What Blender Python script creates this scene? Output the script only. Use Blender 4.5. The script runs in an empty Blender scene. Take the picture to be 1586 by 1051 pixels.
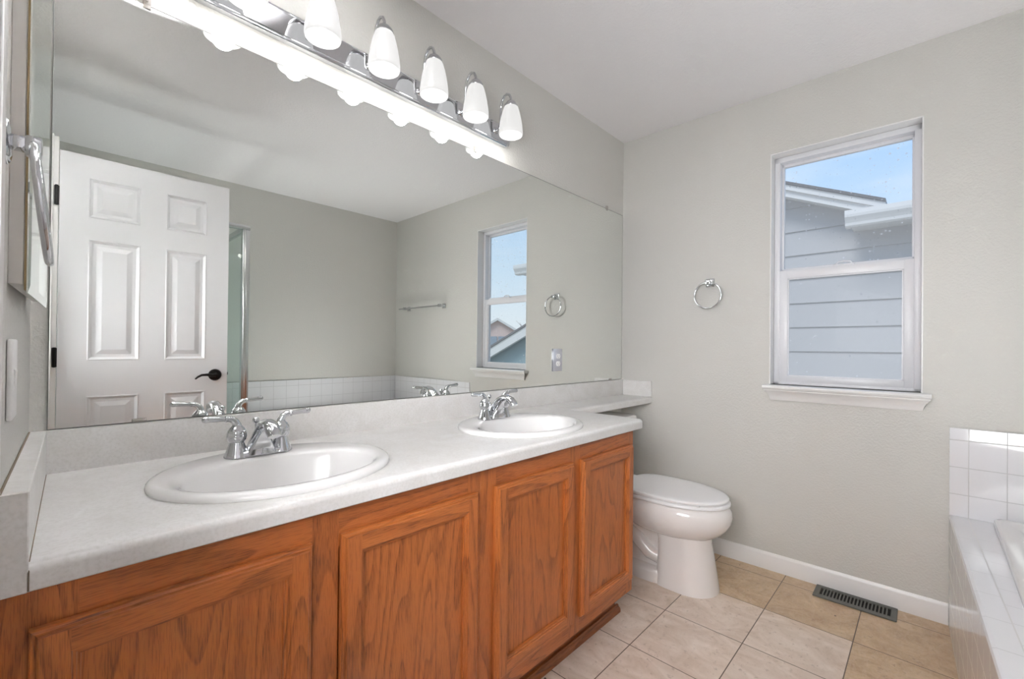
import bpy, bmesh, math, random
from mathutils import Vector, Matrix

random.seed(7)
SC = bpy.context.scene
COL = SC.collection

# ------------------------------------------------------------------ camera
IMG_W = 1586.0
F_PX, CX_PX, CY_PX = 684.99, 793.81, 533.56
YAW, PITCH, ROLL = math.radians(43.3385), math.radians(0.3395), math.radians(0.5746)
CAM = Vector((0.0206, -1.4388, 1.1193))
cam_data = bpy.data.cameras.new('camera')
cam = bpy.data.objects.new('camera', cam_data)
COL.objects.link(cam)
fw = Vector((math.cos(YAW) * math.cos(PITCH), math.sin(YAW) * math.cos(PITCH), math.sin(PITCH)))
r0 = Vector((math.sin(YAW), -math.cos(YAW), 0))
u0 = r0.cross(fw)
rt = r0 * math.cos(ROLL) + u0 * math.sin(ROLL)
up = rt.cross(fw)
cam.matrix_world = Matrix(((rt.x, up.x, -fw.x, CAM.x), (rt.y, up.y, -fw.y, CAM.y), (rt.z, up.z, -fw.z, CAM.z), (0, 0, 0, 1)))
cam_data.sensor_width = 36.0
cam_data.sensor_fit = 'HORIZONTAL'
cam_data.lens = F_PX / IMG_W * 36.0
cam_data.shift_x = (793.0 - CX_PX) / IMG_W
cam_data.shift_y = (CY_PX - 525.5) / IMG_W
cam_data.clip_start = 0.005
cam_data.clip_end = 200
SC.camera = cam

# ------------------------------------------------------------------ exposure
SC.view_settings.view_transform = 'Standard'
SC.view_settings.look = 'None'
SC.view_settings.gamma = 1.0
SC.view_settings.use_curve_mapping = False
SC.view_settings.exposure = 0.24
SC.cycles.use_denoising = True
SC.cycles.max_bounces = 16
SC.cycles.diffuse_bounces = 8
SC.cycles.glossy_bounces = 8
SC.cycles.transmission_bounces = 10
SC.cycles.transparent_max_bounces = 16
SC.cycles.caustics_reflective = False
SC.cycles.caustics_refractive = False
SC.cycles.sample_clamp_indirect = 40.0

SKY_POWER = 0.92
SUN_POWER = 1.75
SHADE_GLOW = 1.25
BULB_WATT = 1.0
DOORWAY_FILL_WATT = 18.5
BOUNCE_FILL_WATT = 58.0
TUB_FILL_WATT = 6.8
SHOWER_FILL_WATT = 2.6


def lin(r, g, b):
    def f(c):
        c /= 255.0
        return c / 12.92 if c <= 0.04045 else ((c + 0.055) / 1.055) ** 2.4
    return (f(r), f(g), f(b), 1.0)


# ------------------------------------------------------------------ sky
world = bpy.data.worlds.new('sky')
SC.world = world
world.use_nodes = True
wn = world.node_tree.nodes
wl = world.node_tree.links
wn.clear()
w_out = wn.new('ShaderNodeOutputWorld')
w_bg = wn.new('ShaderNodeBackground')
w_tc = wn.new('ShaderNodeTexCoord')
w_sep = wn.new('ShaderNodeSeparateXYZ')
w_ramp = wn.new('ShaderNodeValToRGB')
w_noise = wn.new('ShaderNodeTexNoise')
w_cr = wn.new('ShaderNodeValToRGB')
w_mix = wn.new('ShaderNodeMix')
w_mix.data_type = 'RGBA'
w_map = wn.new('ShaderNodeMapping')
w_map.inputs['Scale'].default_value = (1.5, 1.5, 4.5)
wl.new(w_tc.outputs['Generated'], w_sep.inputs[0])
wl.new(w_sep.outputs['Z'], w_ramp.inputs[0])
e = w_ramp.color_ramp.elements
e[0].position = 0.0
e[0].color = lin(240, 247, 253)
e[1].position = 0.75
e[1].color = lin(165, 205, 245)
x = e.new(0.17); x.color = lin(212, 234, 255)
x = e.new(0.38); x.color = lin(170, 210, 255)
wl.new(w_tc.outputs['Generated'], w_map.inputs[0])
wl.new(w_map.outputs[0], w_noise.inputs['Vector'])
w_noise.inputs['Scale'].default_value = 2.2
w_noise.inputs['Detail'].default_value = 5
w_cr.color_ramp.elements[0].position = 0.45
w_cr.color_ramp.elements[1].position = 0.75
wl.new(w_noise.outputs[0], w_cr.inputs[0])
w_mul = wn.new('ShaderNodeMath'); w_mul.operation = 'MULTIPLY'; w_mul.inputs[1].default_value = 0.7
wl.new(w_cr.outputs[0], w_mul.inputs[0])
wl.new(w_mul.outputs[0], w_mix.inputs[0])
wl.new(w_ramp.outputs[0], w_mix.inputs[6])
w_mix.inputs[7].default_value = lin(242, 248, 254)
wl.new(w_mix.outputs[2], w_bg.inputs[0])
w_bg.inputs[1].default_value = SKY_POWER
wl.new(w_bg.outputs[0], w_out.inputs[0])

# hazy sun from behind the house, over the roof: it lights the neighbour's siding only
sd = bpy.data.lights.new('sun', 'SUN')
sd.energy = SUN_POWER
sd.angle = math.radians(25)
sd.color = (1.0, 0.98, 0.95)
sun = bpy.data.objects.new('sun', sd)
COL.objects.link(sun)
sun.rotation_euler = Vector((0.60, -0.12, -0.79)).to_track_quat('-Z', 'Y').to_euler()

# area lamps added as fill light, all kept out of view
def area(name, loc, direction, sx, sy, watt, col, spread=180):
    d = bpy.data.lights.new(name, 'AREA')
    d.shape = 'RECTANGLE'
    d.size, d.size_y = sx, sy
    d.energy = watt
    d.color = col
    d.spread = math.radians(spread)
    o = bpy.data.objects.new(name, d)
    COL.objects.link(o)
    o.location = loc
    o.rotation_euler = Vector(direction).to_track_quat('-Z', 'Z').to_euler()
    return o


area('doorway_fill', (-0.20, -1.13, 1.36), (1, 0.28, -0.12), 0.60, 1.38, DOORWAY_FILL_WATT, (0.98, 0.985, 1.0), 105)  # added fill lamp standing in for light from the next room
# added fill lamp in the doorway, bounced off the ceiling above the basin
area('bounce_fill', (-0.10, -0.88, 1.74), (0.50, 0.52, 1.0), 0.14, 0.14, BOUNCE_FILL_WATT, (0.98, 0.99, 1.0), 36)

# fill lamp added inside the bathtub, unseen, pointed up to brighten the room
area('tub_fill', (1.60, -2.02, 0.16), (0.0, 0.0, 1), 0.85, 0.42, TUB_FILL_WATT, (0.98, 0.99, 1.0), 125)

# unseen lamp added in the shower to fill the ceiling
area('shower_fill', (0.46, -2.24, 0.16), (0.06, 0.10, 1), 0.5, 0.4, SHOWER_FILL_WATT, (0.98, 0.99, 1.0), 100)

# ------------------------------------------------------------------ dimensions
H = 2.44
W = 2.571
D = 2.7185
PHI_W = math.radians(0.538)
PHI_L = math.radians(-1.7655)
WF = Matrix.Translation((W, 0, 0)) @ Matrix.Rotation(PHI_W, 4, 'Z') @ Matrix.Scale(-1, 4, (1, 0, 0))   # (out of wall, y, z)
LF = Matrix.Rotation(PHI_L, 4, 'Z')
ZT, ZB = 1.968, 0.9237          # mirror
ZC, ZCB = 0.8273, 0.7894        # worktop
XE, DC = 1.740, 0.575           # worktop end, depth
TS = 0.0276


# ------------------------------------------------------------------ materials
class NT:
    def __init__(self, name):
        self.m = bpy.data.materials.new(name)
        self.m.use_nodes = True
        self.t = self.m.node_tree
        self.t.nodes.clear()
        self.out = self.t.nodes.new('ShaderNodeOutputMaterial')

    def n(self, typ, **kw):
        nd = self.t.nodes.new('ShaderNode' + typ)
        for k, v in kw.items():
            if k.startswith('_'):
                setattr(nd, k[1:], v)
            else:
                nd.inputs[k.replace('_', ' ')].default_value = v
        return nd

    def l(self, a, b):
        self.t.links.new(a, b)

    def math(self, op, a, b=None, clamp=False):
        nd = self.t.nodes.new('ShaderNodeMath')
        nd.operation = op
        nd.use_clamp = clamp
        for i, v in enumerate((a, b)):
            if v is None:
                continue
            if isinstance(v, (int, float)):
                nd.inputs[i].default_value = v
            else:
                self.l(v, nd.inputs[i])
        return nd.outputs[0]

    def mix(self, fac, a, b, typ='RGBA', blend='MIX'):
        nd = self.t.nodes.new('ShaderNodeMix')
        nd.data_type = typ
        if typ == 'RGBA':
            nd.blend_type = blend
            ia, ib, io = 6, 7, 2
        else:
            ia, ib, io = 2, 3, 0
        for i, v in ((0, fac), (ia, a), (ib, b)):
            if isinstance(v, (int, float, tuple)):
                nd.inputs[i].default_value = v
            else:
                self.l(v, nd.inputs[i])
        return nd.outputs[io]

    def ramp(self, src, stops, interp='LINEAR'):
        nd = self.t.nodes.new('ShaderNodeValToRGB')
        nd.color_ramp.interpolation = interp
        el = nd.color_ramp.elements
        el[0].position, el[0].color = stops[0]
        el[1].position, el[1].color = stops[-1]
        for p, c in stops[1:-1]:
            q = el.new(p)
            q.color = c
        self.l(src, nd.inputs[0])
        return nd.outputs[0]

    def pos(self):
        return self.n('NewGeometry').outputs['Position']

    def obj(self):
        return self.n('TexCoord').outputs['Object']

    def noise(self, vec, scale, detail=2, rough=0.5, dist=0.0):
        nd = self.n('TexNoise', Scale=scale, Detail=detail, Roughness=rough, Distortion=dist)
        self.l(vec, nd.inputs['Vector'])
        return nd.outputs[0]

    def mapv(self, vec, scale=(1, 1, 1), loc=(0, 0, 0)):
        nd = self.n('Mapping', Scale=scale, Location=loc)
        self.l(vec, nd.inputs[0])
        return nd.outputs[0]

    def bump(self, h, strength=0.2, dist=0.002):
        nd = self.n('Bump', Strength=strength, Distance=dist)
        self.l(h, nd.inputs['Height'])
        return nd.outputs[0]

    def bsdf(self, color=None, rough=0.5, metal=0.0, normal=None, **kw):
        b = self.t.nodes.new('ShaderNodeBsdfPrincipled')
        for k, v in (('Base Color', color), ('Roughness', rough), ('Metallic', metal)):
            if v is None:
                continue
            if isinstance(v, (int, float, tuple)):
                b.inputs[k].default_value = v
            else:
                self.l(v, b.inputs[k])
        for k, v in kw.items():
            b.inputs[k.replace('_', ' ')].default_value = v
        if normal is not None:
            self.l(normal, b.inputs['Normal'])
        return b

    def done(self, b):
        self.l(b.outputs[0], self.out.inputs[0])
        return self.m


def simple(name, color, rough=0.5, metal=0.0, **kw):
    t = NT(name)
    return t.done(t.bsdf(color, rough, metal, **kw))


def paint(name, color, rough=0.5, bump=0.25, scale=120, spec=0.35):
    t = NT(name)
    p = t.pos()
    a = t.noise(p, scale, 3, 0.55)
    a2 = t.ramp(a, [(0.38, (0, 0, 0, 1)), (0.62, (1, 1, 1, 1))])
    tone = t.mix(t.noise(p, 1.7, 2), tuple(c * 0.97 for c in color[:3]) + (1,), color)
    b = t.bsdf(tone, rough, normal=t.bump(a2, bump, 0.0022))
    b.inputs['Specular IOR Level'].default_value = spec
    return t.done(b)


M_WALL = paint('wall_paint', lin(209, 208, 203), 0.42, 0.30, 115)
M_CEIL = paint('ceiling_paint', lin(236, 234, 235), 0.6, 0.35, 85, 0.25)
M_TRIM = simple('white_trim_paint', lin(232, 231, 230), 0.32)
M_DOORP = None
M_VINYL = simple('white_vinyl', lin(226, 226, 230), 0.35)
M_PORC = simple('white_porcelain', lin(232, 231, 230), 0.08, Coat_Weight=0.4, Coat_Roughness=0.03)
M_TOILET = simple('toilet_china', lin(236, 232, 230), 0.1, Coat_Weight=0.3, Coat_Roughness=0.04)
M_PLASTIC = simple('white_plastic', lin(238, 237, 237), 0.28)
M_CHROME = simple('chrome', (0.62, 0.63, 0.65, 1), 0.05, 1.0)
M_CHROMEB = simple('satin_chrome', (0.72, 0.73, 0.74, 1), 0.22, 1.0)
M_BLACK = simple('oil_rubbed_bronze', lin(34, 31, 30), 0.3, 0.6)
M_HINGE = simple('dark_hinge', lin(30, 28, 28), 0.4, 0.7)
M_DARK = simple('dark_cavity', lin(20, 18, 16), 0.9)
M_VENT = simple('vent_grey', lin(92, 92, 86), 0.4, 0.3)
M_BRASS = simple('brass_edge', lin(150, 130, 96), 0.35, 0.7)
M_CABBOX = simple('cabinet_enamel', lin(214, 210, 206), 0.4)
M_OUTLETP = simple('outlet_cover', lin(196, 197, 205), 0.12, 0.35)
M_CAULK = simple('brown_caulk', lin(120, 108, 92), 0.8)
M_CLIP = simple('clear_plastic_clip', lin(214, 208, 200), 0.25, Transmission_Weight=0.4)


def door_paint():
    t = NT('door_white_paint')
    p = t.obj()
    n = t.noise(t.mapv(p, (90, 90, 6)), 2.0, 4, 0.6, 0.6)
    return t.done(t.bsdf(lin(228, 228, 231), 0.36, normal=t.bump(n, 0.12, 0.0008)))


M_DOORP = door_paint()


def mirror_mat():
    t = NT('mirror_silver')
    g = t.n('BsdfGlossy', Color=(0.87, 0.89, 0.862, 1), Roughness=0.0)
    return t.done(g)


M_MIRROR = mirror_mat()
M_MEDGE = simple('dark_mirror_edge', lin(70, 72, 70), 0.5)


def thin_glass(name, tint, gl=1.45, dirt=0.0):
    t = NT(name)
    fr = t.n('Fresnel', IOR=gl)
    tr = t.n('BsdfTransparent', Color=tint)
    gs = t.n('BsdfGlossy', Color=(1, 1, 1, 1), Roughness=0.0)
    mx = t.n('MixShader')
    # one reflection per sheet: only the face turned to the ray reflects
    bk = t.n('NewGeometry').outputs['Backfacing']
    t.l(t.math('MULTIPLY', fr.outputs[0], t.math('SUBTRACT', 1.0, bk)), mx.inputs[0])
    t.l(tr.outputs[0], mx.inputs[1])
    t.l(gs.outputs[0], mx.inputs[2])
    last = mx
    if dirt:
        p = t.obj()
        v = t.n('TexVoronoi', Scale=70.0)
        v.feature = 'F1'
        t.l(p, v.inputs['Vector'])
        t_rs = t.n('SeparateColor')
        t.l(v.outputs['Color'], t_rs.inputs[0])
        t_sz = t.math('MULTIPLY', t.math('POWER', t_rs.outputs[1], 3.0), 0.34)
        spot = t.math('LESS_THAN', v.outputs['Distance'], t_sz)
        patch = t.ramp(t.noise(p, 9.0, 3), [(0.42, (0, 0, 0, 1)), (0.66, (1, 1, 1, 1))])
        fine = t.math('LESS_THAN', v.outputs['Distance'], 0.5)
        rnd = t.n('SeparateColor')
        t.l(v.outputs['Color'], rnd.inputs[0])
        keep = t.math('GREATER_THAN', rnd.outputs[0], 0.35)
        s = t.math('MULTIPLY', t.math('MULTIPLY', spot, keep), t.math('ADD', t.math('MULTIPLY', patch, 0.7), 0.15))
        film = t.math('ADD', t.math('MULTIPLY', s, 0.8), dirt, True)
        df = t.n('BsdfTranslucent', Color=(0.95, 0.96, 1.0, 1))
        df2 = t.n('BsdfDiffuse', Color=(0.95, 0.96, 1.0, 1))
        m3 = t.n('MixShader')
        m3.inputs[0].default_value = 0.5
        t.l(df.outputs[0], m3.inputs[1]); t.l(df2.outputs[0], m3.inputs[2])
        m2 = t.n('MixShader')
        t.l(film, m2.inputs[0])
        t.l(mx.outputs[0], m2.inputs[1])
        t.l(m3.outputs[0], m2.inputs[2])
        last = m2
    t.l(last.outputs[0], t.out.inputs[0])
    return t.m


M_PANE = thin_glass('window_glass', (0.97, 0.98, 0.99, 1), 1.35, 0.0)
M_PANED = thin_glass('dusty_window_glass', (0.97, 0.98, 0.99, 1), 1.07, 0.05)
M_SHOWERGLASS = thin_glass('shower_glass', (0.93, 0.965, 0.955, 1), 1.3)


def shade_mat():
    t = NT('frosted_lamp_glass')
    p = t.obj()
    sep = t.n('SeparateXYZ')
    t.l(p, sep.inputs[0])
    df = t.n('BsdfPrincipled')
    df.inputs['Base Color'].default_value = (0.16, 0.16, 0.16, 1)
    df.inputs['Roughness'].default_value = 0.3
    em = t.n('Emission', Color=(1.0, 0.99, 0.975, 1), Strength=SHADE_GLOW)
    m2 = t.n('MixShader'); m2.inputs[0].default_value = 0.5
    t.l(df.outputs[0], m2.inputs[1]); t.l(em.outputs[0], m2.inputs[2])
    t.l(m2.outputs[0], t.out.inputs[0])
    return t.m


M_SHADE = shade_mat()


def emit(name, col, s):
    t = NT(name)
    em = t.n('Emission', Color=col, Strength=s)
    t.l(em.outputs[0], t.out.inputs[0])
    return t.m


M_BULB = emit('lit_bulb', (1.0, 0.97, 0.93, 1), 3.0)


def laminate():
    t = NT('speckled_laminate')
    p = t.pos()
    n1 = t.noise(p, 9, 5, 0.65, 0.8)
    n2 = t.noise(p, 160, 3, 0.6)
    c = t.mix(t.ramp(n1, [(0.35, (0, 0, 0, 1)), (0.68, (1, 1, 1, 1))]), lin(230, 229, 228), lin(219, 217, 214))
    c = t.mix(t.math('MULTIPLY', t.ramp(n2, [(0.45, (0, 0, 0, 1)), (0.65, (1, 1, 1, 1))]), 0.35), c, lin(202, 200, 195))
    return t.done(t.bsdf(c, 0.36))


M_LAM = laminate()


def oak(name, axis, dark=1.0):
    """axis: grain direction 0=x 1=y 2=z"""
    t = NT(name)
    p = t.pos()
    oi = t.n('ObjectInfo')
    off = t.n('VectorMath')
    off.operation = 'SCALE'
    comb = t.n('CombineXYZ')
    t.l(oi.outputs['Random'], comb.inputs[0]); t.l(oi.outputs['Random'], comb.inputs[1]); t.l(oi.outputs['Random'], comb.inputs[2])
    t.l(comb.outputs[0], off.inputs[0]); off.inputs['Scale'].default_value = 13.7
    add = t.n('VectorMath'); add.operation = 'ADD'
    t.l(p, add.inputs[0]); t.l(off.outputs[0], add.inputs[1])
    v = add.outputs[0]
    s = [1.0, 1.0, 1.0]
    s[axis] = 0.10
    big = t.noise(t.mapv(v, tuple(9 * q for q in s)), 1.0, 1.5, 0.45, 0.25)
    rings = t.math('FRACT', t.math('MULTIPLY', big, 15.0))
    s2 = [1.0, 1.0, 1.0]
    s2[axis] = 0.045
    pore = t.noise(t.mapv(v, tuple(620 * q for q in s2)), 1.0, 2, 0.6)
    pore = t.ramp(pore, [(0.50, (0, 0, 0, 1)), (0.60, (1, 1, 1, 1))])
    ringm = t.ramp(rings, [(0.0, (1, 1, 1, 1)), (0.16, (0.7, 0.7, 0.7, 1)), (0.45, (0.12, 0.12, 0.12, 1)), (0.95, (0, 0, 0, 1)), (1.0, (1, 1, 1, 1))])
    fig = t.math('MULTIPLY', ringm, t.math('ADD', t.math('MULTIPLY', pore, 0.55), 0.45))
    tone = t.noise(t.mapv(v, tuple(5 * q for q in s)), 1.0, 2)
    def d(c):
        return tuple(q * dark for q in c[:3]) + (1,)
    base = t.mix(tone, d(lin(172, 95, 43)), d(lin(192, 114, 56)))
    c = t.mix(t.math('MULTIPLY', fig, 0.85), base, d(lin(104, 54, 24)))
    c = t.mix(t.math('MULTIPLY', pore, 0.34), c, d(lin(112, 60, 28)))
    b = t.bsdf(c, 0.36, normal=t.bump(pore, 0.08, 0.0006), Coat_Weight=0.12, Coat_Roughness=0.25)
    return t.done(b)


M_OAKV = oak('oak_vertical_grain', 2)
M_OAKH = oak('oak_horizontal_grain', 0)
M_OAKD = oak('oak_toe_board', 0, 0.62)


def grid_mask(t, coords, widths):
    """coords: list of (socket, pitch, offset); returns 1 on grout"""
    res = None
    for (s, p, o), w in zip(coords, widths):
        fr = t.math('FRACT', t.math('DIVIDE', t.math('SUBTRACT', s, o), p))
        dist = t.math('MINIMUM', fr, t.math('SUBTRACT', 1.0, fr))
        m = t.math('LESS_THAN', dist, w / p / 2)
        res = m if res is None else t.math('MAXIMUM', res, m)
    return res


def white_tile(name, ax, pa, oa, bx, pb, ob, frame_rot=0.0, grout=(196, 196, 198)):
    t = NT(name)
    p = t.pos()
    sep = t.n('SeparateXYZ')
    t.l(p, sep.inputs[0])
    so = {'x': sep.outputs[0], 'y': sep.outputs[1], 'z': sep.outputs[2]}
    m = grid_mask(t, [(so[ax], pa, oa), (so[bx], pb, ob)], (0.0028, 0.0028))
    c = t.mix(m, lin(233, 233, 236), lin(*grout))
    h = t.math('SUBTRACT', 1.0, m)
    r = t.mix(m, 0.07, 0.6, 'FLOAT')
    return t.done(t.bsdf(c, r, normal=t.bump(h, 0.35, 0.0015)))


M_TILE_R = white_tile('white_tile_right', 'y', 0.104, -1.554, 'z', 0.1095, 0.5407)
M_TILE_F = white_tile('white_tile_front', 'x', 0.104, 0.04, 'z', 0.1095, 0.5407)
M_TILE_D = white_tile('white_tile_deck', 'x', 0.158, 1.509, 'y', 9.0, 4.0)
M_TILE_D2 = white_tile('white_tile_deck_inner', 'x', 0.108, 1.455, 'y', 9.0, 4.0)
M_TILE_A = white_tile('white_tile_apron', 'x', 0.108, 1.50, 'z', 0.1095, 0.012)
M_TILE_S = simple('shower_wall_acrylic', lin(226, 230, 229), 0.2)
M_GROUTW = simple('white_grout', lin(205, 204, 204), 0.8)


def floor_mat():
    t = NT('travertine_tile')
    p = t.pos()
    sep = t.n('SeparateXYZ')
    t.l(p, sep.inputs[0])
    px, py, ox, oy = 0.309, 0.305, 1.862, -0.617
    m = grid_mask(t, [(sep.outputs[0], px, ox), (sep.outputs[1], py, oy)], (0.0036, 0.0036))
    ix = t.math('FLOOR', t.math('DIVIDE', t.math('SUBTRACT', sep.outputs[0], ox), px))
    iy = t.math('FLOOR', t.math('DIVIDE', t.math('SUBTRACT', sep.outputs[1], oy), py))
    # warm brown tiles along the window wall, pinker ones further in
    wallrow = t.math('GREATER_THAN', sep.outputs[0], ox + px)
    corner = t.math('MULTIPLY', t.math('GREATER_THAN', sep.outputs[0], ox), t.math('LESS_THAN', sep.outputs[1], oy - 2 * py))
    brown = t.math('MAXIMUM', wallrow, corner)
    cb = t.n('CombineXYZ')
    t.l(ix, cb.inputs[0]); t.l(iy, cb.inputs[1])
    wn_ = t.n('TexWhiteNoise')
    t.l(cb.outputs[0], wn_.inputs['Vector'])
    sh = t.n('VectorMath'); sh.operation = 'SCALE'
    t.l(wn_.outputs['Color'], sh.inputs[0]); sh.inputs['Scale'].default_value = 7.0
    ad = t.n('VectorMath'); ad.operation = 'ADD'
    t.l(p, ad.inputs[0]); t.l(sh.outputs[0], ad.inputs[1])
    v = ad.outputs[0]
    n1 = t.ramp(t.noise(t.mapv(v, (1.6, 1, 1)), 7, 6, 0.68, 1.2), [(0.3, (0, 0, 0, 1)), (0.72, (1, 1, 1, 1))])
    n2 = t.ramp(t.noise(t.mapv(v, (1, 2.2, 1)), 26, 5, 0.7, 0.8), [(0.42, (0, 0, 0, 1)), (0.74, (1, 1, 1, 1))])
    pink = t.mix(n1, lin(202, 182, 164), lin(234, 221, 209))
    brn = t.mix(n1, lin(172, 142, 110), lin(212, 188, 154))
    c = t.mix(brown, pink, brn)
    c = t.mix(t.math('MULTIPLY', n2, 0.35), c, lin(220, 206, 190))
    dk = t.ramp(t.noise(v, 60, 4, 0.7, 0.4), [(0.58, (0, 0, 0, 1)), (0.72, (1, 1, 1, 1))])
    c = t.mix(t.math('MULTIPLY', dk, 0.5), c, lin(128, 104, 86))
    bl = t.ramp(t.noise(v, 31, 2, 0.5, 0.3), [(0.765, (0, 0, 0, 1)), (0.785, (1, 1, 1, 1))])
    c = t.mix(bl, c, lin(70, 54, 46))
    vv = t.mix(t.math('MULTIPLY', wn_.outputs['Value'], 0.12), c, lin(150, 128, 108))
    c = t.mix(m, vv, lin(98, 82, 70))
    h = t.math('SUBTRACT', 1.0, m)
    b = t.bsdf(c, t.mix(n1, 0.42, 0.30, 'FLOAT'), normal=t.bump(h, 0.5, 0.0015))
    return t.done(b)


M_FLOOR = floor_mat()


def siding_mat(col, name):
    t = NT(name)
    p = t.pos()
    n = t.noise(t.mapv(p, (1, 2, 40)), 6, 3, 0.6)
    c = t.mix(n, tuple(q * 0.93 for q in col[:3]) + (1,), col)
    return t.done(t.bsdf(c, 0.75))


M_SIDING = siding_mat(lin(186, 184, 184), 'grey_siding')
M_SIDING2 = siding_mat(lin(150, 170, 176), 'teal_siding')
M_FASCIA = simple('fascia_paint', lin(216, 214, 212), 0.6)
M_SHINGLE = simple('asphalt_shingle', lin(120, 118, 118), 0.9)
M_PINK = simple('pale_pink_stucco', lin(214, 190, 184), 0.9)
M_BARK = simple('bark', lin(150, 140, 136), 0.9)
M_FARGLASS = simple('far_window', lin(150, 160, 172), 0.2)
M_HALL = simple('hallway_paint', lin(200, 198, 192), 0.6)
M_GROUND = simple('dry_lawn', lin(160, 155, 140), 0.95)


# ------------------------------------------------------------------ mesh building
class MB:
    def __init__(self):
        self.bm = bmesh.new()

    def face(self, pts, mi=0):
        vs = [self.bm.verts.new(p) for p in pts]
        f = self.bm.faces.new(vs)
        f.material_index = mi
        return f

    def box(self, a, b, mi=0, bev=0.0, seg=2):
        x0, x1 = sorted((a[0], b[0])); y0, y1 = sorted((a[1], b[1])); z0, z1 = sorted((a[2], b[2]))
        v = [self.bm.verts.new(p) for p in ((x0, y0, z0), (x1, y0, z0), (x1, y1, z0), (x0, y1, z0), (x0, y0, z1), (x1, y0, z1), (x1, y1, z1), (x0, y1, z1))]
        fs = []
        for q in ((0, 3, 2, 1), (4, 5, 6, 7), (0, 1, 5, 4), (1, 2, 6, 5), (2, 3, 7, 6), (3, 0, 4, 7)):
            f = self.bm.faces.new([v[i] for i in q])
            f.material_index = mi
            fs.append(f)
        if bev > 0:
            es = list({e for f in fs for e in f.edges})
            r = bmesh.ops.bevel(self.bm, geom=es, offset=bev, segments=seg, profile=0.5, affect='EDGES', clamp_overlap=True)
            for f in r['faces']:
                f.material_index = mi
        return self

    def rings(self, rs, mi=0, close=True, cap0=False, cap1=False, mis=None):
        """loft between point rings of the same length"""
        vr = [[self.bm.verts.new(p) for p in r] for r in rs]
        n = len(vr[0])
        for k in range(len(vr) - 1):
            for i in range(n if close else n - 1):
                j = (i + 1) % n
                f = self.bm.faces.new((vr[k][i], vr[k][j], vr[k + 1][j], vr[k + 1][i]))
                f.material_index = mis(k, i) if mis else mi
        if cap0:
            f = self.bm.faces.new(list(reversed(vr[0]))); f.material_index = mi
        if cap1:
            f = self.bm.faces.new(vr[-1]); f.material_index = mi
        return vr

    def lathe(self, prof, c=(0, 0, 0), axis='z', seg=32, mi=0, cap0=False, cap1=False, sx=1.0, sy=1.0):
        rs = []
        for r, h in prof:
            ring = []
            for i in range(seg):
                a = 2 * math.pi * i / seg
                p, q = r * math.cos(a) * sx, r * math.sin(a) * sy
                if axis == 'z':
                    ring.append((c[0] + p, c[1] + q, c[2] + h))
                elif axis == 'x':
                    ring.append((c[0] + h, c[1] + p, c[2] + q))
                else:
                    ring.append((c[0] + q, c[1] + h, c[2] + p))
            rs.append(ring)
        self.rings(rs, mi, True, cap0, cap1)
        return self

    def tube(self, path, rad, seg=12, mi=0, caps=True, flat=None):
        """tube along a path; rad: number or list; flat: optional list of second radii (binormal)"""
        P = [Vector(p) for p in path]
        n = len(P)
        R = [rad] * n if isinstance(rad, (int, float)) else rad
        R2 = R if flat is None else flat
        T = []
        for i in range(n):
            a = P[max(i - 1, 0)]; b = P[min(i + 1, n - 1)]
            T.append((b - a).normalized())
        nrm = Vector((0, 0, 1)) if abs(T[0].z) < 0.9 else Vector((1, 0, 0))
        nrm = (nrm - T[0] * nrm.dot(T[0])).normalized()
        rs = []
        for i in range(n):
            nrm = (nrm - T[i] * nrm.dot(T[i])).normalized()
            bn = T[i].cross(nrm)
            rs.append([P[i] + nrm * (R[i] * math.cos(2 * math.pi * k / seg)) + bn * (R2[i] * math.sin(2 * math.pi * k / seg)) for k in range(seg)])
        self.rings(rs, mi, True, caps, caps)
        return self

    def torus(self, c, R, r, n='x', seg=48, s2=12, mi=0, tilt=0.0):
        rs = []
        for i in range(seg + 1):
            a = 2 * math.pi * i / seg
            ring = []
            for k in range(s2):
                b = 2 * math.pi * k / s2
                rr = R + r * math.cos(b)
                u, v, w = rr * math.cos(a), rr * math.sin(a), r * math.sin(b)
                # u along wall, v vertical, w normal
                w += tilt * (R - v)
                ring.append((c[0] + w, c[1] + u, c[2] + v))
            rs.append(ring)
        self.rings(rs, mi)
        return self

    def prism(self, poly, axis, a, b, mi=0):
        """extrude a 2D polygon along an axis from a to b"""
        def pt(p, h):
            return {'x': (h, p[0], p[1]), 'y': (p[0], h, p[1]), 'z': (p[0], p[1], h)}[axis]
        r0 = [pt(p, a) for p in poly]
        r1 = [pt(p, b) for p in poly]
        self.rings([r0, r1], mi, True, True, True)
        return self

    def build(self, name, mats, parent=None, xf=None, world=True, angle=35, smooth=True, inv=False):
        bm = self.bm
        if xf is not None:
            bmesh.ops.transform(bm, matrix=xf, verts=bm.verts)
        if parent is not None and world:
            bmesh.ops.transform(bm, matrix=chain(parent).inverted(), verts=bm.verts)
        bmesh.ops.recalc_face_normals(bm, faces=bm.faces)
        if inv:
            bmesh.ops.reverse_faces(bm, faces=bm.faces)
        if smooth:
            lim = math.radians(angle)
            for f in bm.faces:
                f.smooth = True
            for ed in bm.edges:
                if len(ed.link_faces) == 2:
                    ed.smooth = ed.calc_face_angle(0) < lim
        me = bpy.data.meshes.new(name)
        bm.to_mesh(me)
        bm.free()
        for m in (mats if isinstance(mats, (list, tuple)) else [mats]):
            me.materials.append(m)
        o = bpy.data.objects.new(name, me)
        COL.objects.link(o)
        if parent is not None:
            o.parent = parent
        return o


def chain(o):
    m = o.matrix_basis.copy()
    while o.parent is not None:
        o = o.parent
        m = o.matrix_basis @ m
    return m


def thing(name, label, cat, loc=(0, 0, 0), rz=0.0, group=None):
    o = bpy.data.objects.new(name, None)
    o.empty_display_size = 0.05
    COL.objects.link(o)
    o.location = loc
    o.rotation_euler = (0, 0, rz)
    tag(o, label, cat, group)
    return o


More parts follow.
